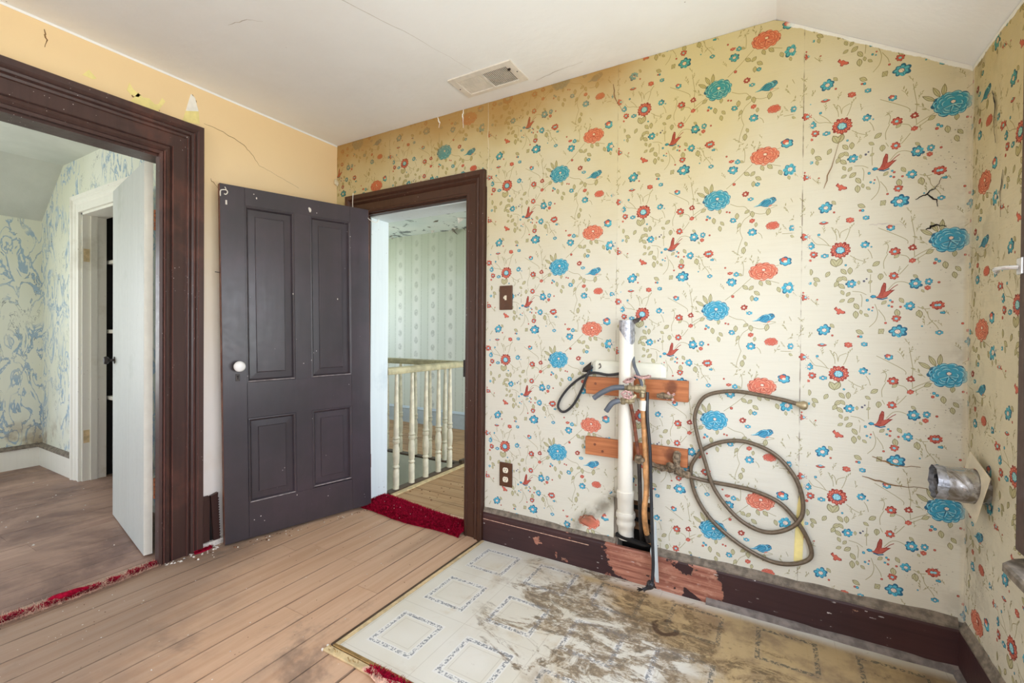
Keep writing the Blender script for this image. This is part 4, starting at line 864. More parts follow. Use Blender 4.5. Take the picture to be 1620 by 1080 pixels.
o = dark_bits.build('dark_curls', M_['dust'], ceil_hall); o['kind'] = 'stuff'  # every other hanging piece, in a darker tone
bh = struct(MB().box(-5.3, 1.0, HLf - .02, HLf, 0, .17).build('baseboard_back.002', M_['bluebase']), 'pale blue hall baseboard')
MB().prism([(0, .17), (.020, .17), (.024, .185), (.008, .205), (0, .21)], (-5.3, HLf, 0), (0, -1, 0), (0, 0, 1), (1, 0, 0), 6.3).build('moulded_cap', M_['bluebase'], bh)
# stairwell below floor level
struct(MB().box(SX0, SX1, SY1, SY1 + .03, -1.6, -.0).box(SX0, SX1, SY0 - .03, SY0, -1.6, 0).box(SX1, SX1 + .03, SY0 - .03, SY1 + .03, -1.6, -.0).box(SX0, SX1, SY0, SY1, -1.7, -1.6).build('wall_stairwell', M_['hallplain']), 'grey plaster lining of the stair opening')
# railing round it
rail = thing('stair_railing', 'cream turned-baluster railing round the stair opening in the hall', 'railing', (-2.45, 3.33, 0))
RX, RY, RZ = -2.445, 3.335, .92
def rail_bar(a, b, nm):
    a, b = Vector(a), Vector(b); d = (b - a).normalized(); w = d.cross(Vector((0, 0, 1)))
    pr = [(-.030, -.030), (.030, -.030), (.034, -.012), (.030, .010), (.018, .022), (-.018, .022), (-.030, .010), (-.034, -.012)]
    return MB().loft([[a + w * p + Vector((0, 0, q)) for p, q in pr], [b + w * p + Vector((0, 0, q)) for p, q in pr]]).build(nm, M_['railtop'], rail, bevel=.004)
rail_bar((RX, SY0 - .02, RZ - .012), (RX, RY + .035, RZ - .012), 'handrail')
rail_bar((SX0, RY, RZ - .010), (RX - .03, RY, RZ - .010), 'handrail')
MB().lathe((RX, RY + .012, RZ - .04), (0, 0, 1), [(0, .02), (.004, .040), (.03, .042), (.05, .030), (.052, 0)], 16).build('rail_end', M_['railtop'], rail, smooth=True)
BAL = [(0, .024), (.14, .024), (.15, .018), (.165, .026), (.18, .018), (.19, .022), (.25, .027), (.30, .025), (.335, .018), (.345, .026), (.36, .026), (.368, .019), (.38, .027), (.395, .020), (.42, .021), (.55, .019), (.75, .0145), (.885, .0125)]
bal0 = None
def baluster(x, y):
    global bal0
    if bal0 is None:
        bal0 = MB().lathe((rail.location.x, rail.location.y, .0), (0, 0, 1), BAL, 12).build('baluster', M_['rail'], rail, smooth=True); o = bal0
    else:
        o = bal0.copy(); C.objects.link(o); o.parent = rail
    o.location = Vector((x, y, .018)) - rail.location
for y in (2.53, 2.70, 2.865, 3.025, 3.18): baluster(RX, y)
for x in (-2.62, -2.80, -2.98, -3.17, -3.35, -3.53, -3.71, -3.9): baluster(x, RY)
MB().box(RX - .03, RX + .03, SY0, RY + .04, 0, .018).build('shoe_rail', M_['brownedge'], rail, bevel=.003)
MB().box(RX + .031, RX + .075, SY0, RY + .04, 0, .010).build('edge_strip', M_['beige'], rail, bevel=.002)
MB().box(SX0, RX - .031, RY - .03, RY + .03, 0, .018).build('shoe_rail', M_['brownedge'], rail, bevel=.003)
MB().box(RX + .005, RX + .045, RY - .03, RY + .05, .0185, .05).build('corner_block', M_['brownedge'], rail, bevel=.004)

# ------------------------------------------------------------------ the dark panelled door, swung open against the peach wall
DP, DQ = Vector((-2.612, 1.392, 0)), Vector((-2.362, 2.205, 0))
dd = (DQ - DP).normalized(); dn = Vector((dd.y, -dd.x, 0)); TH = math.radians(.9); DW, DH, DT = .855, 1.985, .036
def dl(s, t, z):
    """door coordinates: s from the knob edge, t behind the face, z up; the leaf has sagged a little"""
    s2, z2 = s * math.cos(TH) - z * math.sin(TH), s * math.sin(TH) + z * math.cos(TH)
    return DP + dd * s2 - dn * t + Vector((0, 0, z2 + .010))
door_1 = struct(thing('door_1', 'dark purple-brown panelled door standing open against the peach wall', 'door', DP), None)
PAN = [(.120, .380, .889, 1.884), (.475, .728, .889, 1.884), (.123, .377, .200, .682), (.478, .725, .205, .682)]
SH = [(0, .120), (.380, .475), (.728, DW)]
m = MB()
for a, b in (SH[0], SH[2]): slab(m, a, b, 0, DT, 0, DH, dl)
for a, b in ((0, .2), (.684, .889), (1.884, DH)): slab(m, .1203, .7277, .0006, DT - .0006, a, b, dl)
slab(m, SH[1][0], SH[1][1], .0009, DT - .0009, .2, 1.89, dl)
slab(m, .375, .38, .0009, DT - .0009, .2, .684, dl); slab(m, .475, .48, .0009, DT - .0009, .2, .684, dl); slab(m, .724, .729, .0009, DT - .0009, .2, .684, dl)
m.build('stiles_and_rails', M_['door'], door_1, bevel=.0015)
for a, b, c, d in PAN:
    m = MB()
    def ring(k, t): return [dl(a + k, t, c + k), dl(b - k, t, c + k), dl(b - k, t, d - k), dl(a + k, t, d - k)]
    m.loft([ring(-.002, .006), ring(0, .0015), ring(.004, .001), ring(.010, .004), ring(.014, .012), ring(.017, .0165), ring(.052, .0150), ring(.0535, .0095), ring(.057, .0075), ring(.064, .0075)], caps=False)
    k = len(m.v) - 4; m.f.append((k, k + 1, k + 2, k + 3))
    m.loft([ring(-.003, .026), ring(.02, .026)], caps=False); k = len(m.v) - 4; m.f.append((k, k + 1, k + 2, k + 3))
    pn = m.build('panel', M_['door'], door_1)
    ldg = MB(); ldg.loft([[dl(a + .012, .0095, c + .0125), dl(b - .012, .0095, c + .0125)], [dl(a + .006, .0006, c + .006), dl(b - .006, .0006, c + .006)], [dl(a + .004, .0002, c + .0035), dl(b - .004, .0002, c + .0035)]], caps=False, closed=False)
    ldg.build('dusty_lit_ledge', M_['doorledge'], pn)  # pale strip: dust plus painted light caught on the bottom bevel
slab(MB(), -.0015, 0, .001, DT - .001, .001, DH - .001, dl).build('worn_edge', M_['edge'], door_1)
slab(MB(), DW, DW + .0015, .001, DT - .001, .001, DH - .001, dl).build('worn_edge', M_['edge'], door_1)
ks, kz = .073, .985
ro = MB().lathe(dl(ks, 0, kz), dn, [(0, .024), (.003, .026), (.006, .020), (.018, .012)], 18).build('rosette', M_['iron'], door_1, smooth=True)
MB().lathe(dl(ks, -.016, kz), dn, [(0, .011), (.008, .013), (.014, .022), (.022, .028), (.032, .030), (.042, .027), (.048, .018), (.050, .001)], 24).build('porcelain_knob', M_['porcelain'], ro, smooth=True)['label'] = 'white porcelain knob'
kp = slab(MB(), ks - .011, ks + .011, -.002, 0, kz - .085, kz - .045, dl).build('keyhole_plate', M_['iron'], door_1, bevel=.004, seg=2)
MB().lathe(dl(ks, -.002, kz - .058), dn, [(0, .0035), (.0006, .0035)], 10).build('keyhole', M_['black'], kp)
slab(MB(), ks - .0018, ks + .0018, -.0027, -.0021, kz - .074, kz - .058, dl).build('keyhole_slot', M_['black'], kp)
slab(MB(), -.003, -.0015, .008, .028, .90, 1.06, dl).build('lock_plate', M_['rust'], door_1)
for z in (.25, 1.66):
    h = slab(MB(), DW + .0015, DW + .004, .002, .034, z, z + .09, dl).build('hinge_leaf', M_['rust'], door_1)
    MB().tube([dl(DW + .006, .040, z), dl(DW + .006, .040, z + .09)], .006, 8).build('hinge_knuckle', M_['rust'], h)
hk = MB().tube([dl(.004, .004, DH - .075), dl(.002, -.006, DH - .045), dl(.012, -.010, DH - .037), dl(.030, -.010, DH - .036), dl(.036, -.006, DH - .046), dl(.028, -.004, DH - .058), dl(.020, -.003, DH - .055)], .0028, 6, 4).build('hook_wire', M_['wire'], door_1)
hk['label'] = 'white wire hook on the top corner'
MB().tube([dl(.030, -.008, DH - .038), dl(.027, -.006, DH - .025), dl(.024, -.003, DH - .018)], .002, 6, 3).build('hook_tip', M_['wire'], hk)
slab(MB(), .026, .034, -.0016, 0, DH - .112, DH - .088, dl).build('paint_blot', M_['flake'], door_1)
m = MB()
for s, z, w in ((.18, 1.935, .005), (.47, 1.925, .008), (.475, 1.918, .011), (.37, 1.40, .004), (.64, 1.38, .004)):
    m.loft([[dl(s + w * math.cos(q) * .7, t, z + w * math.sin(q) * 1.3) for q in (0, 1, 2.1, 3, 4.2, 5.3)] for t in (-.0008, 0)])
o = m.build('paint_blots', M_['flake'], door_1); o['kind'] = 'stuff'
MB().tube([dl(DW - .004, .0, DH - .055), dl(DW + .012, -.012, DH - .072), dl(DW + .05, -.012, DH - .078), dl(DW + .072, .0, DH - .055), dl(DW + .075, .0, DH - .045)], .0022, 6, 5).build('bent_wire', M_['wire'], door_1)['label'] = 'bent wire at the hinge corner'
MB().tube([dl(-.0015, .012, 1.5), dl(-.026, .010, 1.502)], .0022, 6).build('nail', M_['iron'], door_1)
w = MB().tube([(-2.505, YB - .040, 2.135), (-2.507, YB - .042, 2.08), (-2.503, YB - .044, 2.04), (-2.503, YB - .042, 2.0)], .0022, 6, 4).build('loose_wire', M_['wire'])
tag(w, 'thin white wire hanging over the dark door frame', 'wire')
pf = MB().loft([[(XL + .02 + .012 * math.cos(q), 2.17 + .004 * i, 2.245 + .02 * math.sin(q) - i * .002) for q in (0, 1, 2, 3, 4, 5)] for i in (0, 1, 5)]).build('paper_curl', M_['plate'])
tag(pf, 'small tan curl of torn paper in the corner over the door', 'paper')

# peeled and cracked patches on the peach wall (each a shape of its own)
def scar(poly, mat, nm, lift=.0012):
    return MB().prism(poly, (XL, 0, 0), (0, 1, 0), (0, 0, 1), (1, 0, 0), lift).build(nm, mat, wall_left)
scar([(1.222, 2.290), (1.306, 2.306), (1.300, 2.375), (1.238, 2.352)], M_['scarY'], 'peeled_patch')
scar([(1.238, 2.352), (1.300, 2.375), (1.282, 2.440), (1.262, 2.452), (1.254, 2.420)], M_['scarW'], 'bare_patch')
scar([(1.000, 2.300), (1.030, 2.352), (1.05, 2.338), (1.075, 2.345), (1.10, 2.325), (1.115, 2.335), (1.13, 2.372), (1.145, 2.36), (1.11, 2.292), (1.05, 2.285)], M_['scarY'], 'peeled_patch')
scar([(.985, 2.345), (.995, 2.385), (1.01, 2.36), (1.04, 2.345), (1.03, 2.33), (1.0, 2.33)], M_['scarY'], 'peeled_patch')
scar([(.822, 2.338), (.845, 2.372), (.872, 2.345), (.86, 2.335)], M_['scarY'], 'peeled_patch')
def crack(path, mat, parent, f, w=.0016, nm='crack'):
    rp2 = random.Random(len(path)); P = []
    for (a, b), (c, d) in zip(path, path[1:]):
        for i in range(5):
            t = i / 5; P.append((a + (c - a) * t + rp2.uniform(-1, 1) * .003, b + (d - b) * t + rp2.uniform(-1, 1) * .003))
    P.append(path[-1]); poly = stroke(P, lambda t: w * (.35 + .65 * math.sin(math.pi * min(1, t * 1.2 + .1)) ** 2)); n = len(P)
    m = MB(); m.add([f(*p) for p in poly], [(i, i + 1, 2 * n - 2 - i, 2 * n - 1 - i) for i in range(n - 1)])
    return m.build(nm, mat, parent)
fl = lambda a, b: (XL + .0009, a, b)
crack([(1.328, 2.322), (1.40, 2.318), (1.541, 2.283), (1.60, 2.235), (1.636, 2.19), (1.757, 2.163), (1.90, 2.127)], M_['crack'], wall_left, fl, .0016)
crack([(.70, 2.47), (.705, 2.43), (.70, 2.395)], M_['crack'], wall_left, fl, .003)
crack([(1.002, 2.35), (1.01, 2.325), (1.03, 2.315), (1.06, 2.335), (1.075, 2.312), (1.10, 2.32), (1.12, 2.30)], M_['crack'], wall_left, fl, .004)
crack([(1.36, 2.03), (1.40, 1.99)], M_['crack'], wall_left, fl, .002)
crack([(1.27, 2.452), (1.285, 2.425), (1.29, 2.40)], M_['crack'], wall_left, fl, .003)
fc = lambda a, b: (a, b, H - .0008)
crack([(-1.6, 1.0), (-1.5, 1.25), (-1.42, 1.5), (-1.36, 1.75), (-1.33, 1.9)], M_['ceilcrack'], ceiling, fc, .0014)
crack([(-1.09, 2.13), (-.95, 2.10), (-.82, 2.09)], M_['ceilcrack'], ceiling, fc, .0022)
crack([(-2.05, 1.1), (-1.95, 1.12), (-1.9, 1.16)], M_['ceilcrack'], ceiling, fc, .002)
crack([(-.33, 1.55), (-.25, 1.57), (-.2, 1.5)], M_['ceilcrack'], ceiling, fc, .002)
fs = lambda a, b: (a, b, H - (a - RIDGE) * SLOPE - .001)
crack([(.12, 1.86), (.2, 1.83), (.3, 1.84), (.33, 1.80), (.36, 1.88)], M_['ceilcrack'], ceiling, fs, .0022)
fn = lambda a, b: (-5.074 - (NZ - b) * .496 / .4, a, b - .004)
MB().box(XL, XL + .0012, -1.8, YB, H - .010, H).build('paint_lap', M_['ceil'], wall_left)
# dark tears in the paper
fb = lambda a, b: (a, YB - .0085, b)
crack([(.445, 1.70), (.475, 1.715), (.50, 1.735), (.515, 1.77)], M_['black'], wall_back, fb, .0025, 'paper_tear')
crack([(.475, 1.715), (.50, 1.69), (.505, 1.665)], M_['black'], wall_back, fb, .003, 'paper_tear')
crack([(.475, 1.585), (.50, 1.60), (.53, 1.59)], M_['black'], wall_back, fb, .004, 'paper_tear')
crack([(.31, 1.62), (.36, 1.62), (.42, 1.605)], M_['ceilcrack'], wall_back, fb, .003, 'paper_scratch')
crack([(-.70, 2.42), (-.69, 2.34), (-.655, 2.28)], M_['crack'], wall_back, fb, .003, 'paper_tear')
crack([(.165, 1.78), (.185, 1.86), (.22, 1.99)], M_['crack'], wall_back, fb, .0018, 'paper_scratch')
fr = lambda a, b: (XR - .0085, a, b)
crack([(2.02, 1.98), (1.995, 1.93), (2.0, 1.86), (1.985, 1.80)], M_['black'], wall_right, fr, .004, 'paper_tear')
crack([(1.93, 1.70), (1.945, 1.64), (1.94, 1.56)], M_['black'], wall_right, fr, .003, 'paper_tear')
crack([(-1.605, 2.508), (-1.612, 2.46), (-1.606, 2.40)], M_['scarW'], wall_back, fb, .0045, 'torn_white_edge')
crack([(-1.80, 2.508), (-1.785, 2.47), (-1.79, 2.44)], M_['scarW'], wall_back, fb, .005, 'torn_white_edge')
crack([(-1.433, 2.505), (-1.430, 2.2), (-1.431, 1.5), (-1.430, .8), (-1.433, .2)], M_['pale'], wall_back, fb, .0013, 'paper_edge')
# brown drips on the paper left of the pipe collar
for a, b in (((.30, .655), (.49, .640)), ((.33, .735), (.47, .715))):
    crack([a, ((a[0] + b[0]) / 2, b[1] - .004), b], M_['crack'], wall_back, fb, .0028, 'rust_drip')
# yellowed tape along the paper seam
MB().prism([(.078, .27), (.108, .27), (.112, .42), (.104, .60), (.088, .50), (.082, .40)], (0, YB - .0075, 0), (1, 0, 0), (0, 0, 1), (0, -1, 0), .0006).build('glue_strip', M_['scarY'], wall_back)['label'] = 'yellowed glue line along the paper seam'
# dark cavity behind the drain pipe, with laths
lt = MB()
for z in (.225, .285, .345): lt.box(-.658, -.482, 2.275, 2.285, z, z + .035)
lt.build('lath', M_['lath'], wall_back)
MB().box(-.659, -.481, 2.29, 2.299, .0, .50).build('cavity_back', M_['black'], wall_back)
MB().prism([(-.664, .205), (-.60, .194), (-.53, .186), (-.50, .195), (-.56, .200), (-.62, .210), (-.664, .219)], (0, YB - .022, 0), (1, 0, 0), (0, 0, 1), (0, 1, 0), .03).build('charred_lip', M_['black'], baseboard_back)

# ------------------------------------------------------------------ floor coverings
lino = thing('linoleum_sheet', 'grime-scraped cream linoleum with square vine borders lying along the papered wall', 'flooring', (-.4, 1.5, 0))
nx, ny = 44, 26; m = MB(); LX0, LX1, LY0, LY1 = -1.437, XR - .024, 1.172, YB - .024
top = lambda x, y: .0045 + .0012 * (1 + mnoise.noise(Vector((x * 5, y * 5, 0))))
def add_grid(m, x0, x1, y0, y1, nx, ny):
    k = len(m.v)
    for i in range(nx + 1):
        for j in range(ny + 1):
            x, y = x0 + (x1 - x0) * i / nx, y0 + (y1 - y0) * j / ny; m.v.append((x, y, top(x, y)))
    for i in range(nx):
        for j in range(ny):
            a = k + i * (ny + 1) + j; m.f.append((a, a + ny + 1, a + ny + 2, a + 1))
    edge = [(x0, y0), (x1, y0), (x1, y1), (x0, y1)]
    for (a, b), (c, d) in zip(edge, edge[1:] + edge[:1]):
        m.add([(a, b, 0), (c, d, 0), (c, d, top(c, d)), (a, b, top(a, b))], [(0, 1, 2, 3)])
add_grid(m, LX0, -1.0, LY0, LY1, 14, 26); add_grid(m, -1.0, LX1, -.3, LY1, 40, 50)
lm = m.build('printed_sheet', M_['lino'], None)
# the print's coordinates are the room's
lm.data.transform(Matrix.Identity(4)); lm.parent = lino; lm.matrix_parent_inverse = Matrix.Translation(-lino.location)
MB().box(-1.452, LX0, LY0 - .01, LY1 - .01, 0, .009).build('edge_moulding', M_['brownedge'], lino, bevel=.002)
MB().box(LX0 + .0005, -1.418, LY0, LY1 - .01, .0075, .0095).build('pale_edge_strip', M_['beige'], lino)
MB().box(-1.44, -1.0, LY0 - .012, LY0 + .004, 0.0005, .0085).build('end_strip', M_['brass'], lino, bevel=.002)
tk = thing('carpet_tack_strip', 'narrow wooden carpet tack strip with pins at the corner of the linoleum', 'tack strip', (-1.25, 1.14, 0))
MB().box(-1.452, -1.0, 1.126, 1.156, .0002, .008).build('wood_strip', M_['beige'], tk, bevel=.0015)
m = MB(); rp = random.Random(2)
for i in range(70):
    x = -1.44 + .43 * i / 70; y = 1.141 + rp.uniform(-.009, .009)
    if int(i / 9) % 2 and i < 40: continue
    m.tube([(x, y, .0075), (x - .002, y + .001, .013)], .0011, 5)
o = m.build('pins', M_['brass'], tk); o['kind'] = 'stuff'
m = MB()
for x, y in ((-1.456, 1.128), (-1.457, 1.152)): MB().lathe((x, y, 0), (0, 0, 1), [(0, .004), (.006, .005), (.009, .002)], 7).build('plaster_crumb', M_['flake'], tk)

def pile(name, mat, parent, fn, count, length, seedv, lean=.5, width=.0016):
    """carpet pile: thin tapering tufts; nobody could count them"""
    rp = random.Random(seedv); m = MB()
    for i in range(count):
        b = fn(rp)
        if b is None: continue
        b = Vector(b); a = rp.uniform(0, 6.28); l = length * rp.uniform(.6, 1.2)
        t = b + Vector((math.cos(a) * l * lean, math.sin(a) * l * lean, l * rp.uniform(.6, 1))); w = Vector((-math.sin(a), math.cos(a), 0)) * width
        mid = (b + t) / 2 + Vector((0, 0, l * .15)); k = len(m.v)
        m.v += [tuple(b - w), tuple(b + w), tuple(mid + w * .8), tuple(mid - w * .8), tuple(t)]
        m.f += [(k, k + 1, k + 2, k + 3), (k + 3, k + 2, k + 4)]
    o = m.build(name, mat, parent); o['kind'] = 'stuff'; return o
rug = thing('crimson_runner', 'crimson shag carpet strip across the dark-framed doorway', 'rug', (-2.0, 2.26, 0))
# outline of the strip: front edge and back edge as functions of x
def rug_front(x): t = (x + 2.50) / .93; return 2.155 - .018 * t + .012 * math.sin(t * 9) - .03 * max(0, t - .8) + (.03 * max(0, .12 - t) / .12)
def rug_back(x): t = (x + 2.50) / .93; return (2.18 if x < -2.432 else 2.425 - .105 * t + .008 * math.sin(t * 7)) - .06 * max(0, t - .93) / .07
m = MB(); n = 50; rows = 10
for i in range(n + 1):
    x = -2.50 + .95 * i / n
    x = min(x, -1.575) if i > 40 else x
    for j in range(rows + 1):
        y = rug_front(x) + (rug_back(x) - rug_front(x)) * j / rows
        e = min(1, min(j, rows - j) / 1.5); m.v.append((x, y, .003 + .018 * e + .004 * mnoise.noise(Vector((x * 14, y * 14, 0)))))
for i in range(n):
    for j in range(rows):
        a = i * (rows + 1) + j; m.f.append((a, a + rows + 1, a + rows + 2, a + 1))
m.build('carpet_body', M_['crimson'], rug, smooth='all')
def rug_pt(rp):
    x = rp.uniform(-2.50, -1.575); y0, y1 = rug_front(x), rug_back(x)
    if y1 <= y0: return None
    t = rp.random(); y = y0 + (y1 - y0) * t
    return (x, y, .003 + .018 * min(1, min(t, 1 - t) * 6.6))
pile('carpet_pile', M_['crimson'], rug, rug_pt, 16000, .017, 4, .7, .0018)
m = MB(); rp = random.Random(12)
for i in range(14):
    x, y, z = rug_pt(rp) or (-2, 2.2, .02); s = rp.uniform(.001, .003)
    m.lathe((x, y, z + .014), (rp.uniform(-1, 1), rp.uniform(-1, 1), 1), [(0, s), (.002, s * .8)], 5)
o = m.build('white_lint', M_['flake'], rug); o['kind'] = 'stuff'
# torn carpet line left along the wide opening
scr = thing('torn_carpet_edge', 'frayed crimson and pink carpet remnant along the threshold of the wide opening', 'carpet', (-2.70, .8, 0))
def scr_x(y): return -2.700 + .018 * math.sin(y * 9) * .5 + .010 * mnoise.noise(Vector((y * 12, 0, 0)))
m = MB()
ys = [.20 + i * .012 for i in range(78)]
rings = []
for y in ys:
    w = .014 + .012 * mnoise.noise(Vector((y * 26, 3, 0))); x = scr_x(y)
    rings.append([(x - w, y, .0005), (x - w * .6, y, .006), (x, y, .010 + .004 * mnoise.noise(Vector((y * 30, 9, 0)))), (x + w * .7, y, .006), (x + w, y, .0005)])
m.loft(rings).build('frayed_backing', M_['backing'], scr)
def tuft(rp):
    c, w = rp.choice(((.60, .035), (.74, .045), (.80, .045), (.84, .03), (1.015, .018), (1.09, .022), (.45, .05), (.93, .012)))
    y = rp.gauss(c, w * .6)
    if rp.random() < .18: y = rp.uniform(.2, 1.12)
    return (scr_x(y) + rp.uniform(-.020, .014), y, .006)
pile('crimson_tufts', M_['crimson'], scr, tuft, 6500, .017, 6, .9, .0018)
pile('loose_fibres', M_['backing'], scr, lambda rp: (scr_x((y := rp.uniform(.2, 1.12))) + rp.uniform(-.03, .03), y, .003), 2600, .022, 8, 1.3, .0010)
MB().tube([(-2.735, .715, .012), (-2.715, .735, .020), (-2.70, .77, .020), (-2.705, .81, .018), (-2.70, .85, .012)], lambda t: .006 + .010 * math.sin(3.14 * t), 7, 6).build('rolled_carpet_scrap', M_['crimson'], scr, smooth='all')
sc2 = thing('carpet_scrap', 'small crimson carpet scrap at the foot of the wide casing', 'carpet', (-2.655, 1.315, 0))
MB().loft([[(-2.665 + w * k, 1.265 + .085 * t, z) for k, z in ((-.011, .0005), (-.007, .009), (.007, .009), (.011, .0005))] for t, w in ((0, .4), (.2, .9), (.6, 1), (1, .5))]).build('scrap_body', M_['crimson'], sc2)
pile('scrap_pile', M_['crimson'], sc2, lambda rp: (-2.665 + rp.uniform(-.008, .008), 1.265 + rp.random() * .085, .006), 500, .012, 9, .7)
sc3 = thing('carpet_scrap', 'crimson and tan carpet scrap lying over the tack strip', 'carpet', (-1.14, 1.14, .008))
MB().loft([[(-1.24 + .20 * t, 1.128 + .012 * math.sin(t * 8) + w * k, z) for k, z in ((-.018, .0095), (-.010, .017), (.010, .019), (.018, .0095))] for t, w in ((0, .3), (.15, 1), (.5, .9), (.8, 1.2), (1, 1))]).build('scrap_body', M_['backing'], sc3)
pile('scrap_pile', M_['crimson'], sc3, lambda rp: (-1.22 + rp.random() * .18, 1.140 + rp.uniform(-.02, .02), .013), 700, .013, 10, .8)
for x, y in ((-1.456, 1.40), (-1.455, 1.43), (-1.453, 2.09)):
    pass
# grit and flakes on the floors
rp = random.Random(31); mw, mb = MB(), MB()
def crumb(m, x, y, s):
    a = rp.uniform(0, 3.1); m.add([(x + s * math.cos(a + q) * rp.uniform(.5, 1.1), y + s * math.sin(a + q) * rp.uniform(.5, 1.1), .0008) for q in (0, 1.6, 3.1, 4.7)] + [(x, y, .001 + s * rp.uniform(.3, .9))],
        [(0, 1, 4), (1, 2, 4), (2, 3, 4), (3, 0, 4)])
for i in range(60): crumb(mw, rp.uniform(-2.6, -1.5), rp.uniform(.6, 2.1), rp.uniform(.002, .0045))
for i in range(60): crumb(mb, rp.uniform(-2.6, -1.5), rp.uniform(.6, 2.1), rp.uniform(.0015, .0035))
for i in range(46):                                   # swept against the door foot
    t = rp.random(); p = DP + dd * (t * .85) + dn * rp.uniform(.005, .05); crumb(mw if i % 2 else mb, p.x, p.y, rp.uniform(.003, .007))
for x, y, s in ((-2.60, 1.24, .012), (-2.615, 1.32, .008), (-2.56, 1.42, .013), (-2.50, 1.56, .010), (-2.44, 1.66, .008)): crumb(mb, x, y, s); crumb(mw, x + .012, y + .006, s * .7)
for i in range(40): crumb(mw, rp.uniform(-2.70, -2.62), rp.uniform(1.12, 1.42), rp.uniform(.004, .011))
for i in range(70): crumb(mw, rp.uniform(-5.2, -2.9), rp.uniform(-.2, 1.38), rp.uniform(.003, .009))
for i in range(40): crumb(mb, rp.uniform(-2.37, -1.7), rp.uniform(2.5, 3.3), rp.uniform(.004, .011))
for i in range(14): crumb(mw, rp.uniform(-1.3, .5), rp.uniform(1.75, 2.15), rp.uniform(.002, .004) if i else .006)
o = mw.build('paint_flakes', M_['flake']); tag(o, 'white paint flakes scattered over the floors', 'debris', kind='stuff')
o = mb.build('brown_crumbs', M_['brownbit'], floor); o['kind'] = 'stuff'

# ------------------------------------------------------------------ fixtures on ceiling and walls
vx0, vx1, vy0, vy1 = -1.495, -1.118, 1.902, 2.096
vent = thing('ceiling_register', 'white stamped steel air register with one half of its slots open, in the ceiling', 'vent', ((vx0 + vx1) / 2, 2.0, H))
g0, g1, g2, h0, h1 = -1.462, -1.310, -1.160, 1.935, 2.072
m = MB()
for a, b, c, d in ((vx0, vx1, vy0, h0), (vx0, vx1, h1, vy1), (vx0, g0, h0, h1), (g2, vx1, h0, h1), (g1 - .004, g1 + .004, h0, h1)): m.box(a, b, c, d, H - .007, H - .0005)
m.build('face_plate', M_['vent'], vent)
MB().box(g1, g2, h0, h1, H - .0012, H - .0006).build('dark_duct', M_['black'], vent)
MB().box(g0, g1, h0, h1, H - .0016, H - .0006).build('closed_damper', M_['vent'], vent)
n = 17
for a, b, nm in ((g0, g1 - .004, 'closed_louver'), (g1 + .004, g2, 'open_louver')):
    for i in range(n):
        x = a + (b - a) * (i + .5) / n
        w_ = .0036 if nm[0] == 'c' else .0020
        MB().box(x - w_, x + w_, h0, h1, H - .0034, H - .0022).build('louver', M_['vent'], vent)
MB().box(g2 - .002, g2 + .012, 1.955, 1.962, H - .016, H - .007).build('damper_lever', M_['iron'], vent)
for x, y in ((vx0 + .012, 2.0), (vx1 - .014, 2.0)): MB().lathe((x, y, H - .007), (0, 0, -1), [(0, .004), (.0015, .003)], 8).build('screw', M_['iron'], vent)

sw = thing('light_switch', 'brown switch plate with white toggle on the papered wall', 'switch', (-1.303, YB - .006, 1.39))
MB().box(-1.344, -1.262, YB - .014, YB - .006, 1.322, 1.457).build('cover_plate', M_['brownplate'], sw, bevel=.003, seg=2)
MB().box(-1.309, -1.297, YB - .0150, YB - .0135, 1.376, 1.402).build('toggle_slot', M_['ivory'], sw)
MB().prism([(-.006, 0), (.006, 0), (.005, .016), (-.005, .016)], (-1.303, YB - .0145, 1.392), (1, 0, 0), (0, -.8, -.6), (0, -.5, .8), .009).build('toggle', M_['ivory'], sw)
for z in (1.345, 1.434): MB().lathe((-1.303, YB - .014, z), (0, -1, 0), [(0, .004), (.001, .003)], 8).build('screw', M_['brownplate'], sw)
ot = thing('power_outlet', 'brown outlet plate with two ivory sockets low on the papered wall', 'outlet', (-1.294, YB - .006, .40))
MB().box(-1.335, -1.253, YB - .014, YB - .006, .334, .468).build('cover_plate', M_['brownplate'], ot, bevel=.003, seg=2)
for z in (.375, .427):
    s_ = MB().prism([(.017 * math.cos(q), max(-.0145, min(.0145, .0185 * math.sin(q)))) for q in [i * 6.283 / 20 for i in range(20)]], (-1.294, YB - .014, z), (1, 0, 0), (0, 0, 1), (0, -1, 0), .003).build('socket', M_['ivory'], ot)
    m = MB()
    for x in (-.0065, .0065): m.box(-1.294 + x - .0014, -1.294 + x + .0014, YB - .0176, YB - .0171, z + .000, z + .009)
    m.lathe((-1.294, YB - .0171, z - .007), (0, -1, 0), [(0, .003), (.0005, .003)], 8); m.build('slots', M_['black'], s_)

# ------------------------------------------------------------------ old sink plumbing
def board(z0a, z1a, z0b, z1b, lab, x0=-.820, x1=-.334):
    t = thing('mounting_board', lab, 'board', ((x0 + x1) / 2, YB - .01, (z0a + z1b) / 2))
    MB().loft([[(x0, YB - .009, z0a), (x0, YB - .009, z1a), (x1, YB - .009, z1b), (x1, YB - .009, z0b)], [(x0, YB - .031, z0a), (x0, YB - .031, z1a), (x1, YB - .031, z1b), (x1, YB - .031, z0b)]]).build('pine_board', M_['board'], t, bevel=.002)
    for x, z in ((x0 + .05, (z0a + z1a) / 2 + .01), (x0 + .09, (z0a + z1a) / 2 - .02), (x1 - .06, (z0b + z1b) / 2), (x0 + .20, (z0a + z1a) / 2 + .02)):
        MB().lathe((x, YB - .031, z), (0, -1, 0), [(0, .007), (.0015, .005)], 8).build('nail_head', M_['rust'], t)
    return t
b1 = board(.893, .978, .888, .984, 'upper raw pine board nailed to the papered wall behind the white pipe')
b2 = board(.588, .678, .592, .674, 'lower raw pine board nailed to the papered wall behind the white pipe')
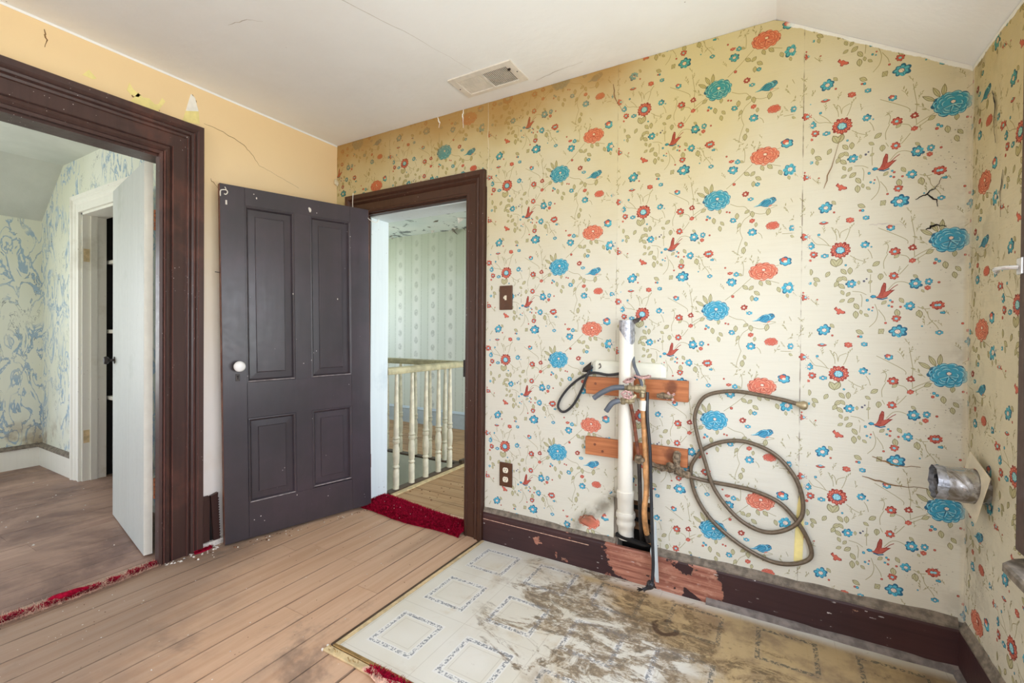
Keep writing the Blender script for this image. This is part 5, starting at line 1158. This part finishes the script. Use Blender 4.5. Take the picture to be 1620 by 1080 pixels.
bx = thing('light_fixture_cover', 'white enamel fixture cover resting on the upper pine board behind the white pipe', 'cover', (-.61, YB - .045, 1.0))
sec = [(0, 0), (.020, 0), (.024, .006), (.024, .044), (.016, .066), (0, .070)]
ends = lambda x, k, dz: [(x, YB - .0065 - p * .9 * k - .0, .986 + dz + .004 + q * k) for p, q in sec]
MB().loft([ends(-.790, .72, .010), ends(-.770, 1, .004), ends(-.455, 1, -.002), ends(-.432, .70, -.000)]).build('enamel_shell', M_['box'], bx, bevel=.002)
MB().tube([(-.752, YB - .0335, 1.040), (-.746, YB - .0345, 1.046), (-.742, YB - .0345, 1.030), (-.752, YB - .0345, 1.022)], .0022, 6, 4).build('fixture_clip', M_['iron'], bx)
px, py = -.605, 2.141
pipe = thing('drain_pipe', 'white plastic drain pipe rising from the wall cavity with silver tape round its top', 'pipe', (px, py, .2))
def pyz(z): t = min(1, max(0, (.50 - z) / .30)); return py + .092 * t * t * (3 - 2 * t) * .5 + .046 * t
def lean(z): return px * pyz(z) / py + .006 * max(0, (.5 - z) / .3)
def pl(m, prof, n=24): return m.loft([[(lean(z) + r * math.cos(6.2832 * j / n), pyz(z) + r * math.sin(6.2832 * j / n), z) for j in range(n)] for z, r in prof])
pl(MB(), [(.43 + .02 * i, .0345) for i in range(10)] + [(1.252, .0345), (1.252, .030), (1.20, .030)]).build('straight_pipe', M_['pvc'], pipe, smooth=True)
pl(MB(), [(.315, .0385), (.345, .0385), (.375, .0385), (.405, .0385), (.410, .041), (.447, .041), (.450, .036)]).build('coupling', M_['pvc'], pipe, smooth=True)
pl(MB(), [(.335, .043), (.325, .046), (.305, .0465), (.298, .041), (.285, .042), (.275, .045), (.262, .045), (.25, .039), (.22, .038), (.188, .038)]).build('elbow', M_['pvc'], pipe, smooth=True)
n = 28; m = MB(); ra = []
for k in range(4):
    ring = []
    for j in range(n):
        a = 6.2832 * j / n; lowz = 1.215 - .030 * (1 + math.cos(a + .35)) + .012 * math.sin(2 * a)
        z = lowz + (1.258 - lowz) * k / 3; r = .0362 + .0018 * mnoise.noise(Vector((a * 3, k, 0)))
        ring.append((lean(z) + r * math.cos(a), py + r * math.sin(a), z))
    ra.append(ring)
ra.append([(lean(1.26) + .028 * math.cos(6.2832 * j / n), py + .028 * math.sin(6.2832 * j / n), 1.252) for j in range(n)])
m.loft(ra, caps=False).build('duct_tape', M_['tape'], pipe)['label'] = 'crumpled silver duct tape'
MB().add([(px + .03, py - .02, 1.262), (px + .075, py - .01, 1.275), (px + .058, py - .01, 1.250), (px + .04, py - .02, 1.240)], [(0, 1, 2, 3)]).build('tape_flap', M_['iron'], pipe)
m = MB()
for y in (YB - .078,): m.box(-.640, -.558, YB - .078, YB - .074, .905, .93).box(-.640, -.636, YB - .076, YB - .031, .905, .93).box(-.562, -.558, YB - .076, YB - .031, .905, .93)
# supply pipes and stop valves
rp1 = thing('supply_pipe', 'thin rusty iron supply pipe just beside the white drain pipe', 'pipe', (-.54, 2.125, .2))
MB().tube([(-.572, 2.098, .872), (-.560, 2.108, .80), (-.548, 2.118, .70), (-.538, 2.124, .62)], .0085, 8, 4).build('rusty_upper_length', M_['rust'], rp1, smooth=True)
MB().tube([(-.538, 2.124, .62), (-.534, 2.130, .50), (-.534, 2.150, .34), (-.545, 2.225, .20)], .010, 8, 4).build('dark_lower_length', M_['iron'], rp1, smooth=True)
m = MB().lathe((-.538, 2.122, .618), (.2, -.3, 1), [(-.02, .012), (-.016, .018), (.0, .02), (.012, .018), (.018, .011)], 10).lathe((-.53, 2.11, .618), (1, -.6, .1), [(0, .010), (.022, .010), (.026, .006)], 8).build('corroded_joint', M_['corroded'], rp1)
rp2 = thing('supply_pipe', 'tan copper supply pipe beside the black cable', 'pipe', (-.50, 2.125, .2))
MB().tube([(-.520, 2.112, .90), (-.516, 2.116, .80), (-.508, 2.122, .66), (-.502, 2.124, .56), (-.503, 2.124, .46), (-.512, 2.130, .38), (-.512, 2.165, .28), (-.506, 2.225, .195)], lambda t: .0125 + (.004 if .36 < t < .46 else 0), 10, 5).build('copper_length', M_['copper'], rp2, smooth=True)
MB().lathe((-.519, 2.113, .845), (.02, .0, 1), [(0, .0165), (.045, .0165), (.047, .013)], 12).build('white_sleeve', M_['pvc'], rp2, smooth=True)
MB().lathe((-.511, 2.180, .255), (.08, .5, -.86), [(0, .0145), (.05, .0145)], 10).build('dark_end', M_['iron'], rp2)
def valve(name, lab, c, d, hw, hose):
    c = Vector(c); d = Vector(d).normalized(); t = thing(name, lab, 'valve', c)
    MB().lathe(c - d * .03, d, [(0, .010), (.012, .010), (.013, .016), (.028, .016), (.030, .012), (.042, .012), (.044, .0175), (.060, .0175), (.062, .011), (.075, .011)], 6).build('valve_body', M_['valve'], t, bevel=.001)
    h = Vector(hw); u = h.cross(Vector((1, .2, 0))).normalized(); w = h.cross(u)
    b = c + d * .012
    MB().tube([b, b + h * .036], .006, 8).build('stem', M_['valve'], t)
    ring = [b + h * .040 + (u * math.cos(6.2832 * j / 12) + w * math.sin(6.2832 * j / 12)) * (.024 if j % 2 else .019) for j in range(12)]
    m = MB().tube(ring + ring[:1], .0055, 6); 
    for j in range(0, 12, 4): m.tube([b + h * .038, ring[j]], .004, 5)
    m.build('wheel_handle', M_['handle'], t)
    hs = MB().tube(hose, .0125, 10, 6).build('hose_stub', M_['greyhose'], t, smooth=True)
    a, e = Vector(hose[-2]), Vector(hose[-1]); q = (e - a).normalized()
    MB().lathe(e - q * .001, q, [(0, .0085), (.0025, .0085)], 10).build('hose_mouth', M_['black'], hs)
    return t
v1 = valve('stop_valve', 'upper brass stop valve with long grey hose stub across the white pipe', (-.552, 2.085, .945), (-1, -.25, .05), Vector((-.25, -.3, .95)).normalized(), [(-.595, 2.068, .950), (-.64, 2.050, .946), (-.69, 2.040, .922), (-.728, 2.036, .894)])
v2 = valve('stop_valve', 'lower brass stop valve with short grey hose stub in front of the white pipe', (-.575, 2.060, .890), (-.75, -.5, .0), Vector((.35, -.5, .8)).normalized(), [(-.605, 2.036, .893), (-.635, 2.022, .880), (-.662, 2.018, .842)])
m = MB()
t = thing('pipe_tee', 'dull brass tee joining the two stop valves', 'fitting', (-.528, 2.105, .94))
m.lathe((-.560, 2.100, .945), (1, .12, 0), [(0, .014), (.012, .014), (.013, .020), (.034, .020), (.036, .015), (.055, .015)], 8).lathe((-.522, 2.110, .905), (0, 0, 1), [(0, .013), (.02, .013), (.022, .018), (.055, .018), (.058, .012), (.085, .012), (.086, .008), (.095, .008)], 8)
m.lathe((-.575, 2.062, .885), (.45, .6, .55), [(0, .012), (.05, .012)], 8)
m.build('tee_body', M_['valve'], t, bevel=.001)
ring = [Vector((-.522 + .030 * math.cos(6.2832 * j / 12) * (1.2 if j % 2 else .9), 2.110 + .026 * math.sin(6.2832 * j / 12), 1.000 + .005 * math.cos(j))) for j in range(12)]
m = MB().tube(ring + ring[:1], .006, 6)
for j in range(0, 12, 3): m.tube([(-.522, 2.11, .998), ring[j]], .0045, 5)
m.build('wheel_handle', M_['handle'], t)
tp = thing('old_tap', 'small corroded tap on the lower edge of the upper pine board', 'tap', (-.43, YB - .05, .91))
MB().lathe((-.445, YB - .031, .912), (0, -1, 0), [(0, .015), (.004, .015), (.006, .009), (.025, .009)], 10).lathe((-.465, YB - .055, .912), (1, 0, 0), [(0, .010), (.02, .013), (.05, .013), (.06, .010), (.068, .012), (.072, .005)], 10).build('tap_body', M_['corroded'], tp)
m = MB(); 
for a in range(4): m.tube([(-.405, YB - .055, .914), (-.405 + .022 * math.cos(a * 1.57 + .6), YB - .06, .914 + .022 * math.sin(a * 1.57 + .6))], .0055, 6)
m.build('tap_handle', M_['handle'], tp)
# cables
cb = MB().tube([(-.640, 2.170, 1.004), (-.70, YB - .045, .994), (-.775, YB - .042, 1.000), (-.84, YB - .030, .975), (-.905, YB - .025, .925), (-.955, YB - .022, .865), (-.975, YB - .022, .815), (-.955, YB - .022, .788), (-.925, YB - .022, .795), (-.885, YB - .024, .835), (-.845, YB - .028, .905), (-.815, YB - .042, .970), (-.800, YB - .045, 1.005), (-.780, YB - .05, 1.03)], .0065, 8, 6).build('cable_loop', M_['rubber'], smooth=True)
tag(cb, 'black cable looping out from under the white fixture cover', 'cable')
jk = MB().loft([[(-.84, YB - .03, 1.0), (-.835, YB - .03, 1.02), (-.83, YB - .045, 1.005)], [(-.795, YB - .035, 1.0), (-.79, YB - .035, 1.055), (-.785, YB - .06, 1.02)]]).build('cable_clamp', M_['iron'])
tag(jk, 'dark metal clamp at the end of the white fixture cover', 'clamp')
c2 = MB().tube([(-.575, YB - .06, 1.085), (-.560, 2.110, 1.050), (-.545, 2.100, 1.02), (-.528, 2.098, .985), (-.520, 2.100, .955)], .0075, 8, 6).build('short_cable', M_['greyhose'], smooth=True)
tag(c2, 'short grey cable curving from the fixture cover down to the brass tee', 'cable')
c3 = thing('hanging_cable', 'long black cable hanging down the wall to a frayed end on the baseboard', 'cable', (-.47, 2.12, .1))
MB().tube([(-.500, 2.115, .93), (-.498, 2.108, .82), (-.485, 2.108, .68), (-.478, 2.108, .5), (-.470, 2.105, .3), (-.463, 2.10, .16), (-.465, 2.095, .075)], .0075, 8, 5).build('cable_length', M_['rubber'], c3, smooth=True)
MB().tube([(-.465, 2.095, .08), (-.478, 2.085, .058), (-.500, 2.075, .044)], lambda t: .013 + .006 * math.sin(6 * t), 8, 4).build('taped_end', M_['rubber'], c3)
m = MB()
for i in range(6): m.tube([(-.498, 2.076, .045), (-.520 - .004 * (i % 3), 2.066 + .004 * i, .036 + .004 * (i % 2))], .0022, 5)
m.build('frayed_strands', M_['black'], c3)
wd = MB().prism([(-.482, .225), (-.488, .19), (-.462, .055), (-.448, .055), (-.458, .24), (-.463, .33), (-.470, .33), (-.470, .235)], (0, 2.155, 0), (1, 0, 0), (0, 0, 1), (0, -1, 0), .006).build('white_shim', M_['bluewhite'])
tag(wd, 'pointed strip of white painted wood behind the hanging black cable', 'shim')
# spray hose from its corroded tap
ht = thing('hose_bib', 'corroded tap on the lower pine board feeding the brown hose', 'tap', (-.375, YB - .05, .60))
MB().lathe((-.378, YB - .031, .648), (0, -1, 0), [(0, .018), (.005, .018), (.007, .010), (.03, .010)], 10).tube([(-.378, YB - .05, .66), (-.376, YB - .052, .62), (-.368, YB - .05, .585), (-.345, YB - .045, .570), (-.322, YB - .035, .562)], lambda t: .012 + .006 * math.sin(9 * t) ** 2, 8, 4).build('tap_body', M_['corroded'], ht)
MB().tube([(-.50, YB - .028, .588), (-.45, YB - .038, .578), (-.41, YB - .04, .575), (-.38, YB - .045, .590)], lambda t: .012 + .004 * math.sin(20 * t), 7, 5).build('crusted_pipe', M_['corroded'], ht)
MB().lathe((-.395, YB - .045, .600), (-.5, -1, -.3), [(0, .012), (.012, .022), (.02, .022), (.026, .01)], 9).build('tap_wheel', M_['corroded'], ht)
HOSE = [(-.389, .567), (-.342, .560), (-.249, .545), (-.148, .542), (-.063, .534), (.029, .500), (.097, .425), (.135, .345), (.131, .297), (.077, .262), (.003, .252), (-.084, .278), (-.17, .326), (-.247, .392), (-.301, .481), (-.321, .578), (-.303, .637), (-.256, .695), (-.175, .733), (-.089, .738), (.005, .702), (.073, .627), (.104, .543), (.103, .465), (.064, .41), (-.003, .376), (-.073, .382), (-.147, .427), (-.223, .523), (-.263, .643), (-.291, .739), (-.305, .822), (-.284, .895), (-.241, .934), (-.152, .953), (-.056, .945), (.036, .930), (.085, .918)]
n = len(HOSE)
def hy(i):
    t = i / (n - 1)
    return YB - (.036 if i < 2 else .020 + .018 * max(0, (t - .36)) / .64)
hs = thing('spray_hose', 'brown sprayer hose lying in two loops against the papered wall', 'hose', (-.1, YB - .02, .5))
MB().tube([(x, hy(i), z) for i, (x, z) in enumerate(HOSE)], .0085, 10, 8).build('hose_tube', M_['hose'], hs, smooth='all')
MB().lathe((.078, hy(n - 1), .920), (1, 0, -.22), [(0, .009), (.012, .012), (.022, .018), (.034, .0175), (.040, .012), (.042, .001)], 12).build('nozzle', M_['valve'], hs, smooth=True)
MB().lathe((-.372, hy(0), .565), (1, 0, -.12), [(0, .016), (.022, .016), (.026, .012), (.05, .011)], 8).build('hose_nut', M_['corroded'], hs)
# stove pipe stub in the corner
dc = thing('stove_pipe_stub', 'short galvanised pipe stub sticking out of the window wall at the corner', 'pipe', (.55, 2.02, .712))
ay, az, ar = 2.022, .713, .054
n = 30; rings = []
for x, r in ((.598, .054), (.56, .054), (.535, .0555), (.53, .054), (.50, .054)): rings.append([(x, ay + r * math.cos(6.2832 * j / n), az + r * math.sin(6.2832 * j / n)) for j in range(n)])
rings.append([(.478 + .006 * mnoise.noise(Vector((j * .8, 0, 0))), ay + .054 * math.cos(6.2832 * j / n), az + .054 * math.sin(6.2832 * j / n)) for j in range(n)])
MB().loft(rings, caps=False).build('pipe_shell', M_['zinc'], dc, smooth=True)
MB().loft([[(x, ay + .050 * math.cos(6.2832 * j / n), az + .050 * math.sin(6.2832 * j / n)) for j in range(n)] for x in (.486, .592)], caps=False).lathe((.592, ay, az), (1, 0, 0), [(0, .05), (.001, .05)], n).build('dark_inside', M_['black'], dc)  # near-black lining of the stub
rg = []
for x, k in ((.492, .0), (.482, .004), (.470, .002), (.464, -.003)): rg.append([(x + .006 * mnoise.noise(Vector((j * 1.1, x * 90, 0))), ay + (.055 - k * 0) * math.cos(6.2832 * j / n), az + (.055) * math.sin(6.2832 * j / n)) for j in range(n)])
MB().loft(rg, caps=False).build('ragged_collar', M_['tape'], dc)
pp = thing('wall_thimble_plate', 'beige square plate with round cut-out slipped over the galvanised stub', 'plate', (.565, 2.02, .712))
m = MB(); n = 32; s = .082; tw = .30
def sq(j):
    a = 6.2832 * j / n; c, q = math.cos(a), math.sin(a); k = s / max(abs(c), abs(q)); return (c * k, q * k)
def ppt(p, t):
    u, v = p[0] * math.cos(tw) - p[1] * math.sin(tw), p[0] * math.sin(tw) + p[1] * math.cos(tw)
    return (.560 + t + v * .10 - u * .05, ay + u, az + v)
cir = [(.0575 * math.cos(6.2832 * j / n), .0575 * math.sin(6.2832 * j / n)) for j in range(n)]
A_, B_ = [ppt(sq(j), 0) for j in range(n)], [ppt(c, 0) for c in cir]; A2, B2 = [ppt(sq(j), .002) for j in range(n)], [ppt(c, .002) for c in cir]
m.loft([B_, A_, A2, B2, B_], caps=False).build('sheet_plate', M_['plate'], pp)
hb = thing('curtain_bracket', 'small chromed curtain bracket on the dark window casing', 'bracket', (.56, 1.745, 1.385))
MB().box(XR - .032, XR - .026, 1.725, 1.757, 1.365, 1.41).build('back_plate', M_['bracket'], hb, bevel=.002)
MB().tube([(XR - .030, 1.745, 1.385), (XR - .055, 1.765, 1.387), (XR - .060, 1.80, 1.387), (XR - .052, 1.81, 1.38)], .006, 8, 4).build('hook', M_['bracket'], hb)
